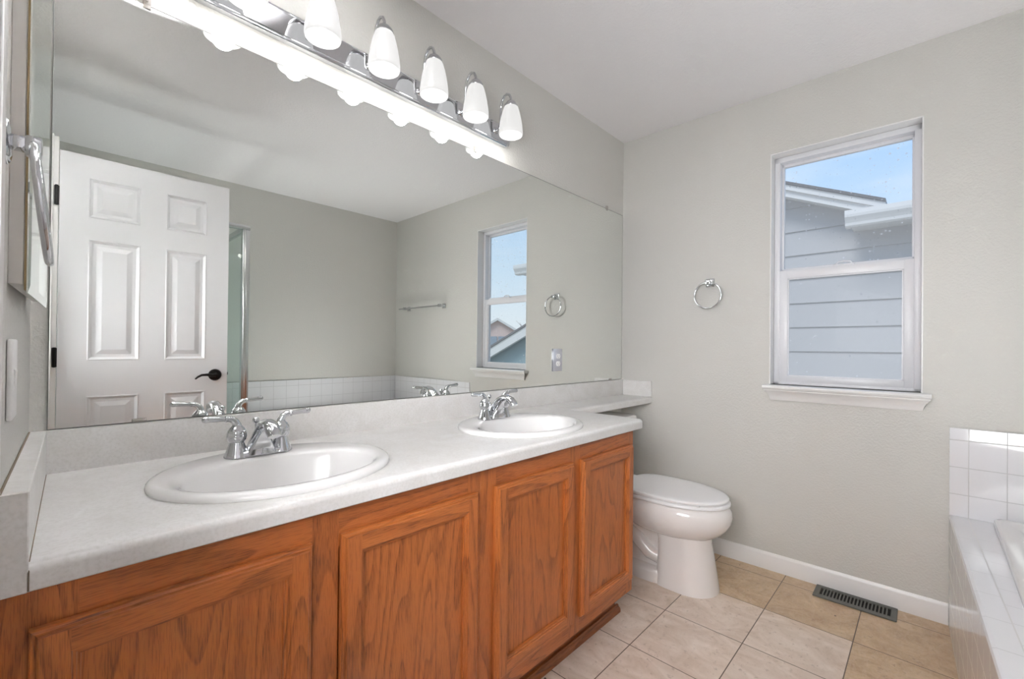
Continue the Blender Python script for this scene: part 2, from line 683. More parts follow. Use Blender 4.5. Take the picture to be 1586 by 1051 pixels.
def tag(o, label, cat, group=None):
    o['label'] = label
    o['category'] = cat
    if group:
        o['group'] = group
    return o


def struct(o, label, cat):
    o['kind'] = 'structure'
    return tag(o, label, cat)


def dup(o, parent=None):
    c = o.copy()
    COL.objects.link(c)
    if parent is not None:
        c.parent = parent
    for ch in list(o.children):
        dup(ch, c)
    return c


def rect_ring(x0, x1, z0, z1, y, ins):
    return [(x0 + ins, y, z0 + ins), (x1 - ins, y, z0 + ins), (x1 - ins, y, z1 - ins), (x0 + ins, y, z1 - ins)]


# ================================================================== ROOM SHELL
m = MB()
m.box((-0.14, -D - 0.12, -0.1), (W + 0.16, 0.12, 0.0))
struct(m.build('floor', M_FLOOR), 'beige and brown stone tile floor', 'floor')
m = MB()
m.box((-0.14, -D - 0.12, H), (W + 0.16, 0.12, H + 0.1))
struct(m.build('ceiling', M_CEIL), 'textured pale grey ceiling above the whole room', 'ceiling')
m = MB()
m.box((-0.14, 0.0, 0), (W + 0.16, 0.12, H))
struct(m.build('wall_back', M_WALL), 'grey wall behind the wide mirror and vanity light', 'wall')
m = MB()
m.box((-0.14, -D - 0.12, 0), (W + 0.16, -D, H))
struct(m.build('wall_front', M_WALL), 'grey wall behind the tub, seen only in the mirror', 'wall')

# window wall with opening (local frame: x into the room, so outward is negative)
WY0, WY1, WZ0, WZ1 = -1.418, -0.839, 0.943, 2.125
m = MB()
for a, b in (((-0.14, -D - 0.1, 0), (0, WY0, H)), ((-0.14, WY1, 0), (0, 0.06, H)), ((-0.14, WY0, 0), (0, WY1, WZ0)), ((-0.14, WY0, WZ1), (0, WY1, H))):
    m.box(a, b)
struct(m.build('wall_right', M_WALL, xf=WF), 'grey textured wall around the white sash window', 'wall')

# left wall with the doorway the picture is taken from
m = MB()
m.box((-0.12, -0.80, 0), (0, 0.06, H))
m.box((-0.12, -1.544, 2.08), (0, -0.80, H))
m.box((-0.12, -D - 0.1, 0), (0, -1.546, H))
struct(m.build('wall_left', M_WALL, xf=LF), 'pale wall left of the sink, carrying cabinet, ring and switch', 'wall')

# room beyond the doorway
m = MB()
m.face([(-2.7, -2.9, 0), (-0.14, -2.9, 0), (-0.14, 0.3, 0), (-2.7, 0.3, 0)])
m.face([(-2.7, -2.9, H), (-0.14, -2.9, H), (-0.14, 0.3, H), (-2.7, 0.3, H)])
m.face([(-2.7, -2.9, 0), (-2.7, 0.3, 0), (-2.7, 0.3, H), (-2.7, -2.9, H)])
m.face([(-2.7, 0.3, 0), (-0.14, 0.3, 0), (-0.14, 0.3, H), (-2.7, 0.3, H)])
m.face([(-2.7, -2.9, 0), (-0.14, -2.9, 0), (-0.14, -2.9, H), (-2.7, -2.9, H)])
struct(m.build('wall_hallway', M_HALL, smooth=False), 'plain walls of the room beyond the doorway', 'wall')

# baseboards
def base_profile():
    return [(0.0, 0.0), (0.014, 0.0), (0.014, 0.058), (0.011, 0.064), (0.011, 0.07), (0.007, 0.078), (0.004, 0.085), (0.0, 0.085)]

m = MB()
rs = [[(p[0], yy, p[1]) for p in base_profile()] for yy in (-1.497, -0.001)]
m.rings(rs, 0, True, True, True)
struct(m.build('baseboard_right', M_TRIM, xf=WF), 'white baseboard under the window', 'baseboard')
m = MB()
rs = [[(xx, -p[0], p[1]) for p in base_profile()] for xx in (1.705, W - 0.015)]
m.rings(rs, 0, True, True, True)
struct(m.build('baseboard_back', M_TRIM), 'white baseboard on the wall behind the toilet', 'baseboard')

# ================================================================== WINDOW
win = thing('window_1', 'white single-hung sash window looking out at grey siding', 'window', tuple(WF @ Vector((0, -1.13, WZ0))))
win['kind'] = 'structure'
m = MB()
LD = -0.065
for a, b in (((LD, WY1, WZ0), (0.002, WY1 - 0.006, WZ1)), ((LD, WY0 + 0.006, WZ0), (0.002, WY0, WZ1)), ((LD, WY0, WZ1), (0.002, WY1, WZ1 - 0.006))):
    m.box(a, b, 0, 0.0012, 1)
m.build('window_liner', M_TRIM, win, xf=WF)
m = MB()
fy0, fy1, fz0, fz1 = WY0 + 0.006, WY1 - 0.006, WZ0, WZ1 - 0.006
for a, b in (((-0.138, fy1, fz0), (LD, fy1 - 0.026, fz1)), ((-0.138, fy0, fz0), (LD, fy0 + 0.024, fz1)), ((-0.138, fy0, fz1 - 0.026), (LD, fy1, fz1)), ((-0.138, fy0, fz0), (LD, fy1, fz0 + 0.012))):
    m.box(a, b, 0, 0.002, 2)
m.build('window_frame', M_VINYL, win, xf=WF)
sy0, sy1 = fy0 + 0.022, fy1 - 0.024
# upper sash (fixed, outer)
up_s = None
m = MB()
for a, b in (((-0.132, sy1, 1.52), (-0.108, sy1 - 0.012, 2.095)), ((-0.132, sy0, 1.52), (-0.108, sy0 + 0.010, 2.095)), ((-0.132, sy0, 2.078), (-0.108, sy1, 2.095)), ((-0.132, sy0, 1.515), (-0.108, sy1, 1.545))):
    m.box(a, b, 0, 0.0025, 2)
up_s = m.build('upper_sash', M_VINYL, win, xf=WF)
m = MB()
m.box((-0.122, sy0 + 0.006, 1.53), (-0.119, sy1 - 0.008, 2.085))
m.build('pane', M_PANED, up_s, xf=WF, smooth=False)
# lower sash (sliding, inner)
m = MB()
lx0, lx1 = -0.105, -0.068
for a, b in (((lx0, sy1, 0.953), (lx1, sy1 - 0.037, 1.53)), ((lx0, sy0, 0.953), (lx1, sy0 + 0.037, 1.53)), ((lx0, sy0 + 0.03, 1.487), (lx1, sy1 - 0.03, 1.53)), ((lx0, sy0 + 0.03, 0.953), (lx1, sy1 - 0.03, 0.988))):
    m.box(a, b, 0, 0.003, 2)
for a, b in (((lx1 - 0.012, sy1 - 0.036, 0.986), (lx1 - 0.007, sy1 - 0.042, 1.488)), ((lx1 - 0.012, sy0 + 0.036, 0.986), (lx1 - 0.007, sy0 + 0.042, 1.488)),
             ((lx1 - 0.012, sy0 + 0.036, 1.482), (lx1 - 0.007, sy1 - 0.036, 1.489)), ((lx1 - 0.012, sy0 + 0.036, 0.986), (lx1 - 0.007, sy1 - 0.036, 0.992))):
    m.box(a, b)
lo_s = m.build('lower_sash', M_VINYL, win, xf=WF)
m = MB()
m.box((-0.090, sy0 + 0.032, 0.98), (-0.087, sy1 - 0.032, 1.495))
m.build('pane', M_PANED, lo_s, xf=WF, smooth=False)
m = MB()
m.box((lx1 - 0.026, -1.178, 1.529), (lx1 - 0.002, -1.096, 1.537), 0, 0.002, 2)
m.tube([(lx1 - 0.012, -1.170, 1.535), (lx1 - 0.012, -1.160, 1.548), (lx1 - 0.012, -1.137, 1.551), (lx1 - 0.012, -1.114, 1.548), (lx1 - 0.012, -1.104, 1.535)], 0.0045, 10)
m.build('sash_lock', M_VINYL, lo_s, xf=WF)
# stool and apron
m = MB()
prof = [(-0.06, 0.921), (0.040, 0.921), (0.047, 0.924), (0.050, 0.932), (0.047, 0.940), (0.040, 0.943), (-0.06, 0.943)]
rs = [[(p[0], yy, p[1]) for p in prof] for yy in (-1.445, -0.8175)]
m.rings(rs, 0, True, True, True)
m.build('window_sill', M_TRIM, win, xf=WF)
m = MB()
apr = [(0.0, 0.866), (0.010, 0.866), (0.013, 0.872), (0.015, 0.882), (0.022, 0.897), (0.032, 0.910), (0.037, 0.915), (0.037, 0.9215), (0.0, 0.9215)]
def apron_ring(side):
    out = []
    for px_, pz in apr:
        k = max(px_ - 0.010, 0)
        out.append((px_, (-0.848 + k * 0.95) if side else (-1.4165 - k * 0.95), pz))
    return out
m.rings([apron_ring(0), apron_ring(1)], 0, True, True, True)
m.build('window_apron', M_TRIM, win, xf=WF)

# ================================================================== DOOR (open against the room, seen in the mirror)
DY = -1.566
DK = (1.4388 + 1.566) / (1.4388 + 1.475)      # door seen at this depth in the mirror
DXF = lambda v: 0.0206 + (v - 0.0206) * DK
DZF = lambda v: 1.1193 + (v - 1.1193) * DK
door = thing('door_1', 'white six-panel door standing open, reflected in the wide mirror', 'door', (0.06, DY - 0.018, 0))
door['kind'] = 'structure'
dx0, dx1, dz1 = DXF(0.062), DXF(0.7365), DZF(2.006)
m = MB()
cols = [(DXF(0.160), DXF(0.351)), (DXF(0.453), DXF(0.632))]
rows = [(0.235, DZF(0.866)), (DZF(1.037), DZF(1.612)), (DZF(1.715), DZF(1.903))]
xs = sorted({dx0, dx1, *[v for c in cols for v in c]})
zs = sorted({0.012, dz1, *[v for r in rows for v in r]})
def is_panel(xa, xb, za, zb):
    return any(abs(c[0] - xa) < 1e-6 and abs(c[1] - xb) < 1e-6 for c in cols) and any(abs(r[0] - za) < 1e-6 and abs(r[1] - zb) < 1e-6 for r in rows)
for side, sg in ((DY, 1), (DY - 0.035, -1)):
    for i in range(len(xs) - 1):
        for j in range(len(zs) - 1):
            a, b, c, d_ = xs[i], xs[i + 1], zs[j], zs[j + 1]
            if is_panel(a, b, c, d_):
                rr = [rect_ring(a, b, c, d_, side + sg * off, ins) for ins, off in ((0, 0), (0.004, 0.002), (0.010, -0.002), (0.016, -0.007), (0.030, -0.0075), (0.052, -0.001))]
                m.rings(rr, 0, True, False, True)
            else:
                m.face([(a, side, c), (b, side, c), (b, side, d_), (a, side, d_)])
for p in ([(dx0, DY, 0.012), (dx0, DY - 0.035, 0.012), (dx0, DY - 0.035, dz1), (dx0, DY, dz1)], [(dx1, DY, 0.012), (dx1, DY - 0.035, 0.012), (dx1, DY - 0.035, dz1), (dx1, DY, dz1)],
          [(dx0, DY, dz1), (dx1, DY, dz1), (dx1, DY - 0.035, dz1), (dx0, DY - 0.035, dz1)], [(dx0, DY, 0.012), (dx1, DY, 0.012), (dx1, DY - 0.035, 0.012), (dx0, DY - 0.035, 0.012)]):
    m.face(p)
bmesh.ops.remove_doubles(m.bm, verts=m.bm.verts, dist=0.0002)
leaf = m.build('door_leaf', M_DOORP, door, angle=12)
lever = None
m = MB()
kx, kz = DXF(0.678), DZF(0.950)
m.lathe([(0.0, 0.013), (0.018, 0.013), (0.029, 0.010), (0.033, 0.004), (0.033, 0.0)], (kx, DY, kz), 'y', 28, cap1=True)
m.lathe([(0.0, 0.038), (0.011, 0.037), (0.012, 0.012)], (kx, DY, kz), 'y', 20)
m.tube([(kx + 0.004, DY + 0.033, kz), (kx - 0.02, DY + 0.036, kz - 0.001), (kx - 0.045, DY + 0.036, kz + 0.003), (kx - 0.07, DY + 0.035, kz + 0.002), (kx - 0.088, DY + 0.034, kz - 0.008), (kx - 0.100, DY + 0.033, kz - 0.020)],
       [0.010, 0.009, 0.0075, 0.0065, 0.0055, 0.004], 12)
lv = m.build('door_lever', M_BLACK, door)
m = MB()
m.box((dx1 - 0.001, DY - 0.030, 0.92), (dx1 + 0.0015, DY - 0.006, 0.98))
m.box((dx1 + 0.001, DY - 0.024, 0.942), (dx1 + 0.008, DY - 0.012, 0.958), 0, 0.002, 2)
m.build('door_latch', M_HINGE, door)
for hz in (0.28, 1.05, DZF(1.795)):
    m = MB()
    m.box((0.046, DY - 0.004, hz - 0.045), (dx0, DY + 0.001, hz + 0.045))
    m.lathe([(0.0, -0.047), (0.0055, -0.047), (0.0055, 0.047), (0.0, 0.047)], (0.054, DY + 0.004, hz), 'z', 14)
    m.build('hinge', M_HINGE, door)
# door lining and casing
m = MB()
m.box((-0.17, -1.575, 0), (0.043, -1.544, 2.095), 0, 0.002, 1)
m.box((-0.17, -1.612, 0), (0.0615, -1.572, 2.095), 0, 0.002, 1)
m.box((-0.17, -0.805, 0), (-0.012, -0.79, 2.095), 0, 0.002, 1)
m.box((-0.17, -1.55, 2.055), (-0.012, -0.79, 2.095), 0, 0.002, 1)
struct(m.build('trim_1', M_TRIM), 'white door lining of the doorway, seen at the mirror edge', 'door trim')
m = MB()
cas = [(0, 0), (0.016, 0.0), (0.018, 0.006), (0.014, 0.03), (0.010, 0.056), (0.0, 0.058)]
rs = [[(p[0], -0.80 + p[1], zz) for p in cas] for zz in (0.0, 2.12)]
m.rings(rs, 0, True, True, True)
struct(m.build('trim_2', M_TRIM, xf=LF), 'white casing up the near side of the doorway', 'door trim')

# ================================================================== VANITY CABINETS
YF = -0.545      # face-frame front
ZDB, ZDT = 0.180, 0.7285


def cabinet_door(parent, x0, x1, label=None):
    y0 = YF - 0.0005
    yo = lambda o: y0 - o
    m = MB()
    seq = [(0.0, 0.0), (0.0, 0.009), (0.002, 0.012), (0.006, 0.0135), (0.008, 0.018), (0.010, 0.0195)]
    rr = [rect_ring(x0, x1, ZDB, ZDT, yo(o), i) for i, o in seq]
    m.rings(rr, 0, True, True, False, mis=lambda k, i: 1 if i in (0, 2) else 0)
    a, b = 0.010, 0.041
    yy = yo(0.0195)
    # stiles run full height, rails sit between them
    m.face([(x0 + a, yy, ZDB + a), (x0 + b, yy, ZDB + a), (x0 + b, yy, ZDT - a), (x0 + a, yy, ZDT - a)], 0)
    m.face([(x1 - b, yy, ZDB + a), (x1 - a, yy, ZDB + a), (x1 - a, yy, ZDT - a), (x1 - b, yy, ZDT - a)], 0)
    m.face([(x0 + b, yy, ZDT - b), (x1 - b, yy, ZDT - b), (x1 - b, yy, ZDT - a), (x0 + b, yy, ZDT - a)], 1)
    m.face([(x0 + b, yy, ZDB + a), (x1 - b, yy, ZDB + a), (x1 - b, yy, ZDB + b), (x0 + b, yy, ZDB + b)], 1)
    seq = [(b, 0.0195), (b + 0.0015, 0.0165), (b + 0.005, 0.016), (b + 0.0065, 0.013), (b + 0.010, 0.0125), (b + 0.0105, 0.006)]
    rr = [rect_ring(x0, x1, ZDB, ZDT, yo(o), i) for i, o in seq]
    m.rings(rr, 0, True, False, False, mis=lambda k, i: 1 if i in (0, 2) else 0)
    d = m.build('door', [M_OAKV, M_OAKH], parent, angle=20)
    if label:
        d['label'] = label
    m = MB()
    ii = b + 0.009
    m.box((x0 + ii, yo(0.006), ZDB + ii), (x1 - ii, yo(0.002), ZDT - ii))
    m.build('door_panel', M_OAKV, d)
    return d


def vanity(x0, x1, label, doors, stiles, rails_end):
    root = thing('vanity_cabinet', label, 'cabinet', ((x0 + x1) / 2, -0.27, 0), 0, 'oak vanity base cabinets')
    # carcass
    m = MB()
    m.box((x0, YF + 0.019, 0.125), (x0 + 0.012, -0.001, ZCB - 0.001))
    m.box((x1 - 0.012, YF + 0.019, 0.125), (x1, -0.001, ZCB - 0.001))
    m.box((x0 + 0.012, YF + 0.019, 0.125), (x1 - 0.012, -0.001, 0.14))
    m.box((x0 + 0.012, -0.012, 0.14), (x1 - 0.012, -0.001, 0.62))
    m.build('carcass', M_OAKV, root)
    m = MB()
    for a, b in stiles:
        m.box((a, YF, 0.125), (b, YF + 0.019, ZCB - 0.0005))
    for i in range(len(stiles) - 1):
        a, b = stiles[i][1], stiles[i + 1][0]
        m.box((a, YF + 0.0003, 0.70), (b, YF + 0.019, ZCB - 0.0005), 1)
        m.box((a, YF + 0.0003, 0.125), (b, YF + 0.019, 0.205), 1)
    m.build('face_frame', [M_OAKV, M_OAKH], root)
    for a, b in doors:
        cabinet_door(root, a, b)
    m = MB()
    xa = x0 + 0.002 if x0 < 0.5 else x0
    m.box((xa, -0.468, 0.0), (x1 - 0.002, -0.45, 0.125))
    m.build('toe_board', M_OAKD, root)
    m = MB()
    shoe = [(-0.468, 0.0), (-0.486, 0.0), (-0.486, 0.010), (-0.483, 0.017), (-0.477, 0.021), (-0.475, 0.028), (-0.468, 0.030)]
    rs = [[(xx, p[0], p[1]) for p in shoe] for xx in (xa, x1 + (0.016 if x1 > 1.5 else 0))]
    m.rings(rs, 0, True, True, True)
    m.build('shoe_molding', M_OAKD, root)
    return root


vanity(0.005, 0.845, 'oak vanity cabinet with two doors under the nearer sink', [(0.011, 0.388), (0.448, 0.829)],
       [(-0.0155, 0.060), (0.392, 0.446), (0.800, 0.845)], None)
vanity(0.8455, 1.700, 'oak vanity cabinet with two doors beside the toilet', [(0.895, 1.2665), (1.3165, 1.6785)],
       [(0.8455, 0.905), (1.262, 1.320), (1.655, 1.700)], None)

# ================================================================== WORKTOP
SINKS = [(0.410, -0.330), (1.250, -0.330)]
SA, SB = 0.252, 0.216

top = thing('countertop', 'off-white laminate vanity countertop with two sinks, narrow over the toilet', 'countertop', (0.9, -0.28, ZCB))
m = MB()


def rounded(poly_r, seg=6):
    """poly with per-corner radius -> smooth outline"""
    out = []
    n = len(poly_r)
    for i in range(n):
        p = Vector(poly_r[i][:2]); r = poly_r[i][2]
        a = Vector(poly_r[i - 1][:2]); b = Vector(poly_r[(i + 1) % n][:2])
        if r <= 0:
            out.append((p.x, p.y)); continue
        d1 = (a - p).normalized(); d2 = (b - p).normalized()
        ang = d1.angle(d2)
        tl = r / math.tan(ang / 2)
        c = p + (d1 + d2).normalized() * (r / math.sin(ang / 2))
        s = p + d1 * tl - c
        e_ = p + d2 * tl - c
        a0 = math.atan2(s.y, s.x); a1 = math.atan2(e_.y, e_.x)
        da = (a1 - a0 + math.pi) % (2 * math.pi) - math.pi
        for k in range(seg + 1):
            t_ = a0 + da * k / seg
            out.append((c.x + r * math.cos(t_), c.y + r * math.sin(t_)))
    return out


BJ = -0.2066
tb_ = math.tan(-PHI_L)
ta_ = math.tan(PHI_W)
outline = rounded([(0.002, -0.001, 0), (-DC * tb_ + 0.002, -DC, 0), (XE, -DC, 0.022), (XE, BJ, 0.012), (W - 0.0015 - ta_ * 0.0, BJ, 0), (W - 0.0015, -0.001, 0)])


def offset(poly, d):
    out = []
    n = len(poly)
    for i in range(n):
        p = Vector(poly[i]); a = Vector(poly[i - 1]); b = Vector(poly[(i + 1) % n])
        e1 = (p - a); e2 = (b - p)
        n1 = Vector((-e1.y, e1.x)).normalized(); n2 = Vector((-e2.y, e2.x)).normalized()
        k = (n1 + n2)
        k = k / max(k.length_squared / 2, 0.2)
        out.append((p.x + k.x * d, p.y + k.y * d))
    return out


R_ = 0.014
rs = []
for k in range(7):
    a = math.pi / 2 * k / 6
    off = R_ * (1 - math.sin(a))
    zz = ZC - R_ * (1 - math.cos(a))
    rs.append([(p[0], p[1], zz) for p in offset(outline, off)])
rs.append([(p[0], p[1], ZCB + 0.002) for p in outline])
rs.append([(p[0], p[1], ZCB) for p in offset(outline, 0.002)])
rs.append([(p[0], p[1], ZCB) for p in offset(outline, 0.03)])
vr = m.rings(rs)
hole_edges = []
for cx, cy in SINKS:
    hv = [m.bm.verts.new((cx + (SA - 0.02) * math.cos(2 * math.pi * i / 64), cy + (SB - 0.02) * math.sin(2 * math.pi * i / 64), ZC)) for i in range(64)]
    lo = [m.bm.verts.new((v.co.x, v.co.y, ZCB)) for v in hv]
    for i in range(64):
        j = (i + 1) % 64
        hole_edges.append(m.bm.edges.new((hv[i], hv[j])))
        m.bm.faces.new((hv[i], hv[j], lo[j], lo[i]))
m.bm.edges.ensure_lookup_table()
edges = list(hole_edges)
n = len(vr[0])
for i in range(n):
    e_ = m.bm.edges.get((vr[0][i], vr[0][(i + 1) % n]))
    edges.append(e_)
bmesh.ops.triangle_fill(m.bm, use_beauty=True, use_dissolve=False, edges=edges, normal=(0, 0, 1))
m.build('worktop', M_LAM, top)
m = MB()
m.box((0.0, -0.018, ZC - 0.0005), (W - 0.0005, -0.0005, ZB - 0.001), 0, 0.002, 2)
m.build('backsplash', M_LAM, top)
m = MB()
m.box((0.0005, -DC - 0.001, ZCB), (TS, -0.018, ZB), 0, 0.0015, 1)
m.build('side_splash', M_LAM, top, xf=LF)
m = MB()
m.box((0.0008, BJ, ZC - 0.0005), (0.016, -0.018, ZB - 0.003), 0, 0.0015, 1)
m.build('side_splash', M_LAM, top, xf=WF)
m = MB()
m.tube([(0.0015, -DC, ZB + 0.0002), (0.0015, -0.02, ZB + 0.0002)], 0.0016, 8)
m.build('caulk_line', M_CAULK, top, xf=LF)
m = MB()
m.tube([(TS + 0.0003, -DC - 0.0005, ZCB + 0.002), (TS + 0.0003, -DC - 0.0005, ZC - 0.012), (TS + 0.0003, -DC + 0.012, ZC + 0.0002), (TS + 0.0003, -0.019, ZC + 0.0002)], 0.0009, 6)
m.build('caulk_line', M_CAULK, top, xf=LF)

# ================================================================== SINKS
def ell(cx, cy, a, b, z, n=72, p=2.0):
    out = []
    for i in range(n):
        t_ = 2 * math.pi * i / n
        c, s = math.cos(t_), math.sin(t_)
        out.append((cx + a * math.copysign(abs(c) ** (2 / p), c), cy + b * math.copysign(abs(s) ** (2 / p), s), z))
    return out


def make_sink():
    root = thing('sink', '', 'sink', (0, 0, ZC), 0, 'oval drop-in sinks')
    m = MB()
    iy = -0.036
    rs = [ell(0, 0, SA - 0.016, SB - 0.016, 0.0005), ell(0, 0, SA - 0.001, SB - 0.001, 0.0005), ell(0, 0, SA, SB, 0.004), ell(0, 0, SA - 0.002, SB - 0.002, 0.010), ell(0, 0, SA - 0.008, SB - 0.008, 0.0145),
          ell(0, 0, SA - 0.016, SB - 0.016, 0.016), ell(0, iy * 0.6, 0.222, 0.166, 0.0145), ell(0, iy, 0.207, 0.147, 0.012), ell(0, iy, 0.200, 0.140, 0.004),
          ell(0, iy, 0.194, 0.134, -0.012), ell(0, iy, 0.183, 0.124, -0.050), ell(0, iy, 0.165, 0.110, -0.085), ell(0, iy, 0.135, 0.088, -0.110), ell(0, iy, 0.095, 0.062, -0.124),
          ell(0, iy, 0.05, 0.035, -0.130), ell(0, iy, 0.021, 0.021, -0.132)]
    m.rings(rs, 0, True, False, False)
    m.build('basin', M_PORC, root, world=False, angle=60)
    m = MB()
    m.lathe([(0.024, 0.0), (0.022, 0.002), (0.016, 0.0015), (0.013, -0.004), (0.0, -0.004)], (0, iy, -0.132), 'z', 28)
    m.build('drain', M_CHROME, root, world=False)
    m = MB()
    m.lathe([(0.007, 0.0), (0.0055, 0.001), (0.004, -0.002), (0.0, -0.002)], (0, iy - 0.132, -0.022), 'y', 18)
    m.build('overflow_hole', M_CHROME, root, world=False)
    return root


sink = make_sink()
sink.location = (SINKS[0][0], SINKS[0][1], ZC)
tag(sink, 'white oval sink nearest the left wall, set in the countertop', 'sink')
sink2 = dup(sink)
sink2.location = (SINKS[1][0], SINKS[1][1], ZC)
tag(sink2, 'white oval sink at the end of the countertop nearer the toilet', 'sink')


# ================================================================== FAUCETS
def make_faucet():
    root = thing('faucet', '', 'faucet', (0, 0, 0), 0, 'chrome two-lever sink faucets')
    m = MB()
    # low bridge between the handles and the skirt under the spout
    pts = []
    for k, (sc, z) in enumerate(((1.0, 0.0), (1.0, 0.007), (0.93, 0.012), (0.75, 0.015))):
        pts.append(ell(0, 0, 0.066 * sc, 0.026 * sc, z, 40, 3.2))
    m.rings(pts, 0, True, True, True)
    m.build('base_plate', M_CHROME, root, world=False, angle=50)
    for sx in (-1, 1):
        m = MB()
        m.lathe([(0.0275, 0.0), (0.0275, 0.003), (0.0245, 0.010), (0.0195, 0.026), (0.0165, 0.034), (0.0158, 0.0365), (0.0172, 0.038), (0.0205, 0.043), (0.0222, 0.051), (0.0222, 0.054), (0.0215, 0.0555), (0.0219, 0.057), (0.020, 0.065), (0.0155, 0.072), (0.0105, 0.077), (0.0095, 0.080)],
                (sx * 0.051, 0, 0), 'z', 32, cap0=True, cap1=True)
        hb = m.build('handle_body', M_CHROME, root, world=False, angle=50)
        m = MB()
        X = lambda d: sx * (0.051 + d)
        m.tube([(X(-0.002), 0.001, 0.070), (X(0.000), 0.001, 0.080), (X(0.005), 0.000, 0.089), (X(0.013), -0.001, 0.0945), (X(0.023), -0.002, 0.0955)], [0.0105, 0.0095, 0.0085, 0.0078, 0.0066], 16)
        m.tube([(X(0.021), -0.002, 0.0955), (X(0.0225), -0.002, 0.0956), (X(0.0255), -0.002, 0.0957), (X(0.027), -0.002, 0.0958)], [0.0068, 0.0080, 0.0080, 0.0062], 16)
        m.tube([(X(0.026), -0.002, 0.0958), (X(0.040), -0.003, 0.0970), (X(0.060), -0.004, 0.0985), (X(0.068), -0.0045, 0.0990), (X(0.072), -0.005, 0.0992), (X(0.0745), -0.005, 0.0993)], [0.0058, 0.0064, 0.0072, 0.0080, 0.0066, 0.002], 16)
        m.build('lever', M_CHROME, hb, world=False, angle=50)
    # spout: broad skirted foot narrowing into an arching nozzle
    m = MB()
    path = [(0, 0.008, 0.004), (0, 0.006, 0.018), (0, 0.001, 0.036), (0, -0.008, 0.054), (0, -0.024, 0.071), (0, -0.046, 0.082), (0, -0.068, 0.084), (0, -0.088, 0.078), (0, -0.102, 0.066), (0, -0.107, 0.058)]
    wid = [0.036, 0.030, 0.0225, 0.0175, 0.0155, 0.0155, 0.0165, 0.0175, 0.0168, 0.0145]
    thk = [0.026, 0.022, 0.017, 0.0135, 0.0115, 0.0110, 0.0118, 0.0128, 0.0132, 0.0120]
    P = [Vector(p) for p in path]
    rs = []
    for i, p in enumerate(P):
        t_ = (P[min(i + 1, len(P) - 1)] - P[max(i - 1, 0)]).normalized()
        nn = Vector((1, 0, 0)).cross(t_).normalized()
        rs.append([p + Vector((1, 0, 0)) * (wid[i] * math.cos(a)) + nn * (thk[i] * math.sin(a)) for a in [2 * math.pi * k / 28 for k in range(28)]])
    m.rings(rs, 0, True, True, True)
    # web below the arch
    web = [(-0.030, 0.003), (-0.030, 0.008), (-0.026, 0.052), (-0.040, 0.070), (-0.058, 0.075), (-0.050, 0.066), (-0.040, 0.050), (-0.034, 0.020)]
    rs = []
    for wx, zz, yf in ((0.034, 0.004, -0.029), (0.029, 0.018, -0.029), (0.020, 0.038, -0.033), (0.0125, 0.056, -0.042), (0.008, 0.072, -0.056)):
        yb = yf + 0.03
        rs.append([(-wx, yb, zz), (-wx, yf + 0.006, zz), (-wx * 0.8, yf, zz), (wx * 0.8, yf, zz), (wx, yf + 0.006, zz), (wx, yb, zz)])
    m.rings(rs, 0, True, True, True)
    m.build('spout', M_CHROME, root, world=False, angle=50)
    m = MB()
    m.lathe([(0.0025, 0.0), (0.0025, 0.066), (0.004, 0.067), (0.0072, 0.071), (0.0082, 0.075), (0.0072, 0.0795), (0.004, 0.083), (0.0, 0.084)], (0, 0.030, 0.006), 'z', 18)
    m.build('lift_rod', M_CHROME, root, world=False, angle=50)
    return root


FZ = ZC + 0.0145
fau = make_faucet()
fau.location = (0.402, -0.192, FZ)
tag(fau, 'chrome two-lever faucet on the sink nearest the left wall', 'faucet')
fau2 = dup(fau)
fau2.location = (1.242, -0.192, FZ)
tag(fau2, 'chrome two-lever faucet on the sink nearer the toilet', 'faucet')

# ================================================================== MIRROR
mir = thing('wall_mirror', 'wide frameless wall mirror above the countertop', 'mirror', (1.28, 0, ZB))
m = MB()
m.box((0.0281, -0.0052, ZB + 0.001), (2.553, -0.0004, ZT), 0, 0.0006, 1)
m.build('mirror_glass', M_MIRROR, mir, smooth=False)
m = MB()
m.box((0.0272, -0.0044, ZB + 0.0002), (2.5548, -0.0003, ZT + 0.0018))
m.build('mirror_edge', M_MEDGE, mir, smooth=False)
for cx, top_c in ((0.189, 1), (1.293, 1), (2.366, 1), (0.186, 0), (2.421, 0)):
    m = MB()
    if top_c:
        m.box((cx - 0.008, -0.0085, ZT - 0.008), (cx + 0.008, -0.0055, ZT + 0.002), 0, 0.0012, 2)
        m.box((cx - 0.008, -0.0085, ZT + 0.0005), (cx + 0.008, -0.0003, ZT + 0.018), 0, 0.0012, 2)
        m.lathe([(0.0, -0.0105), (0.003, -0.010), (0.0035, -0.008)], (cx, 0, ZT + 0.011), 'y', 12)
    else:
        m.box((cx - 0.014, -0.0085, ZB + 0.0005), (cx + 0.014, -0.0055, ZB + 0.009), 0, 0.001, 2)
    m.build('mirror_clip', M_CLIP, mir)

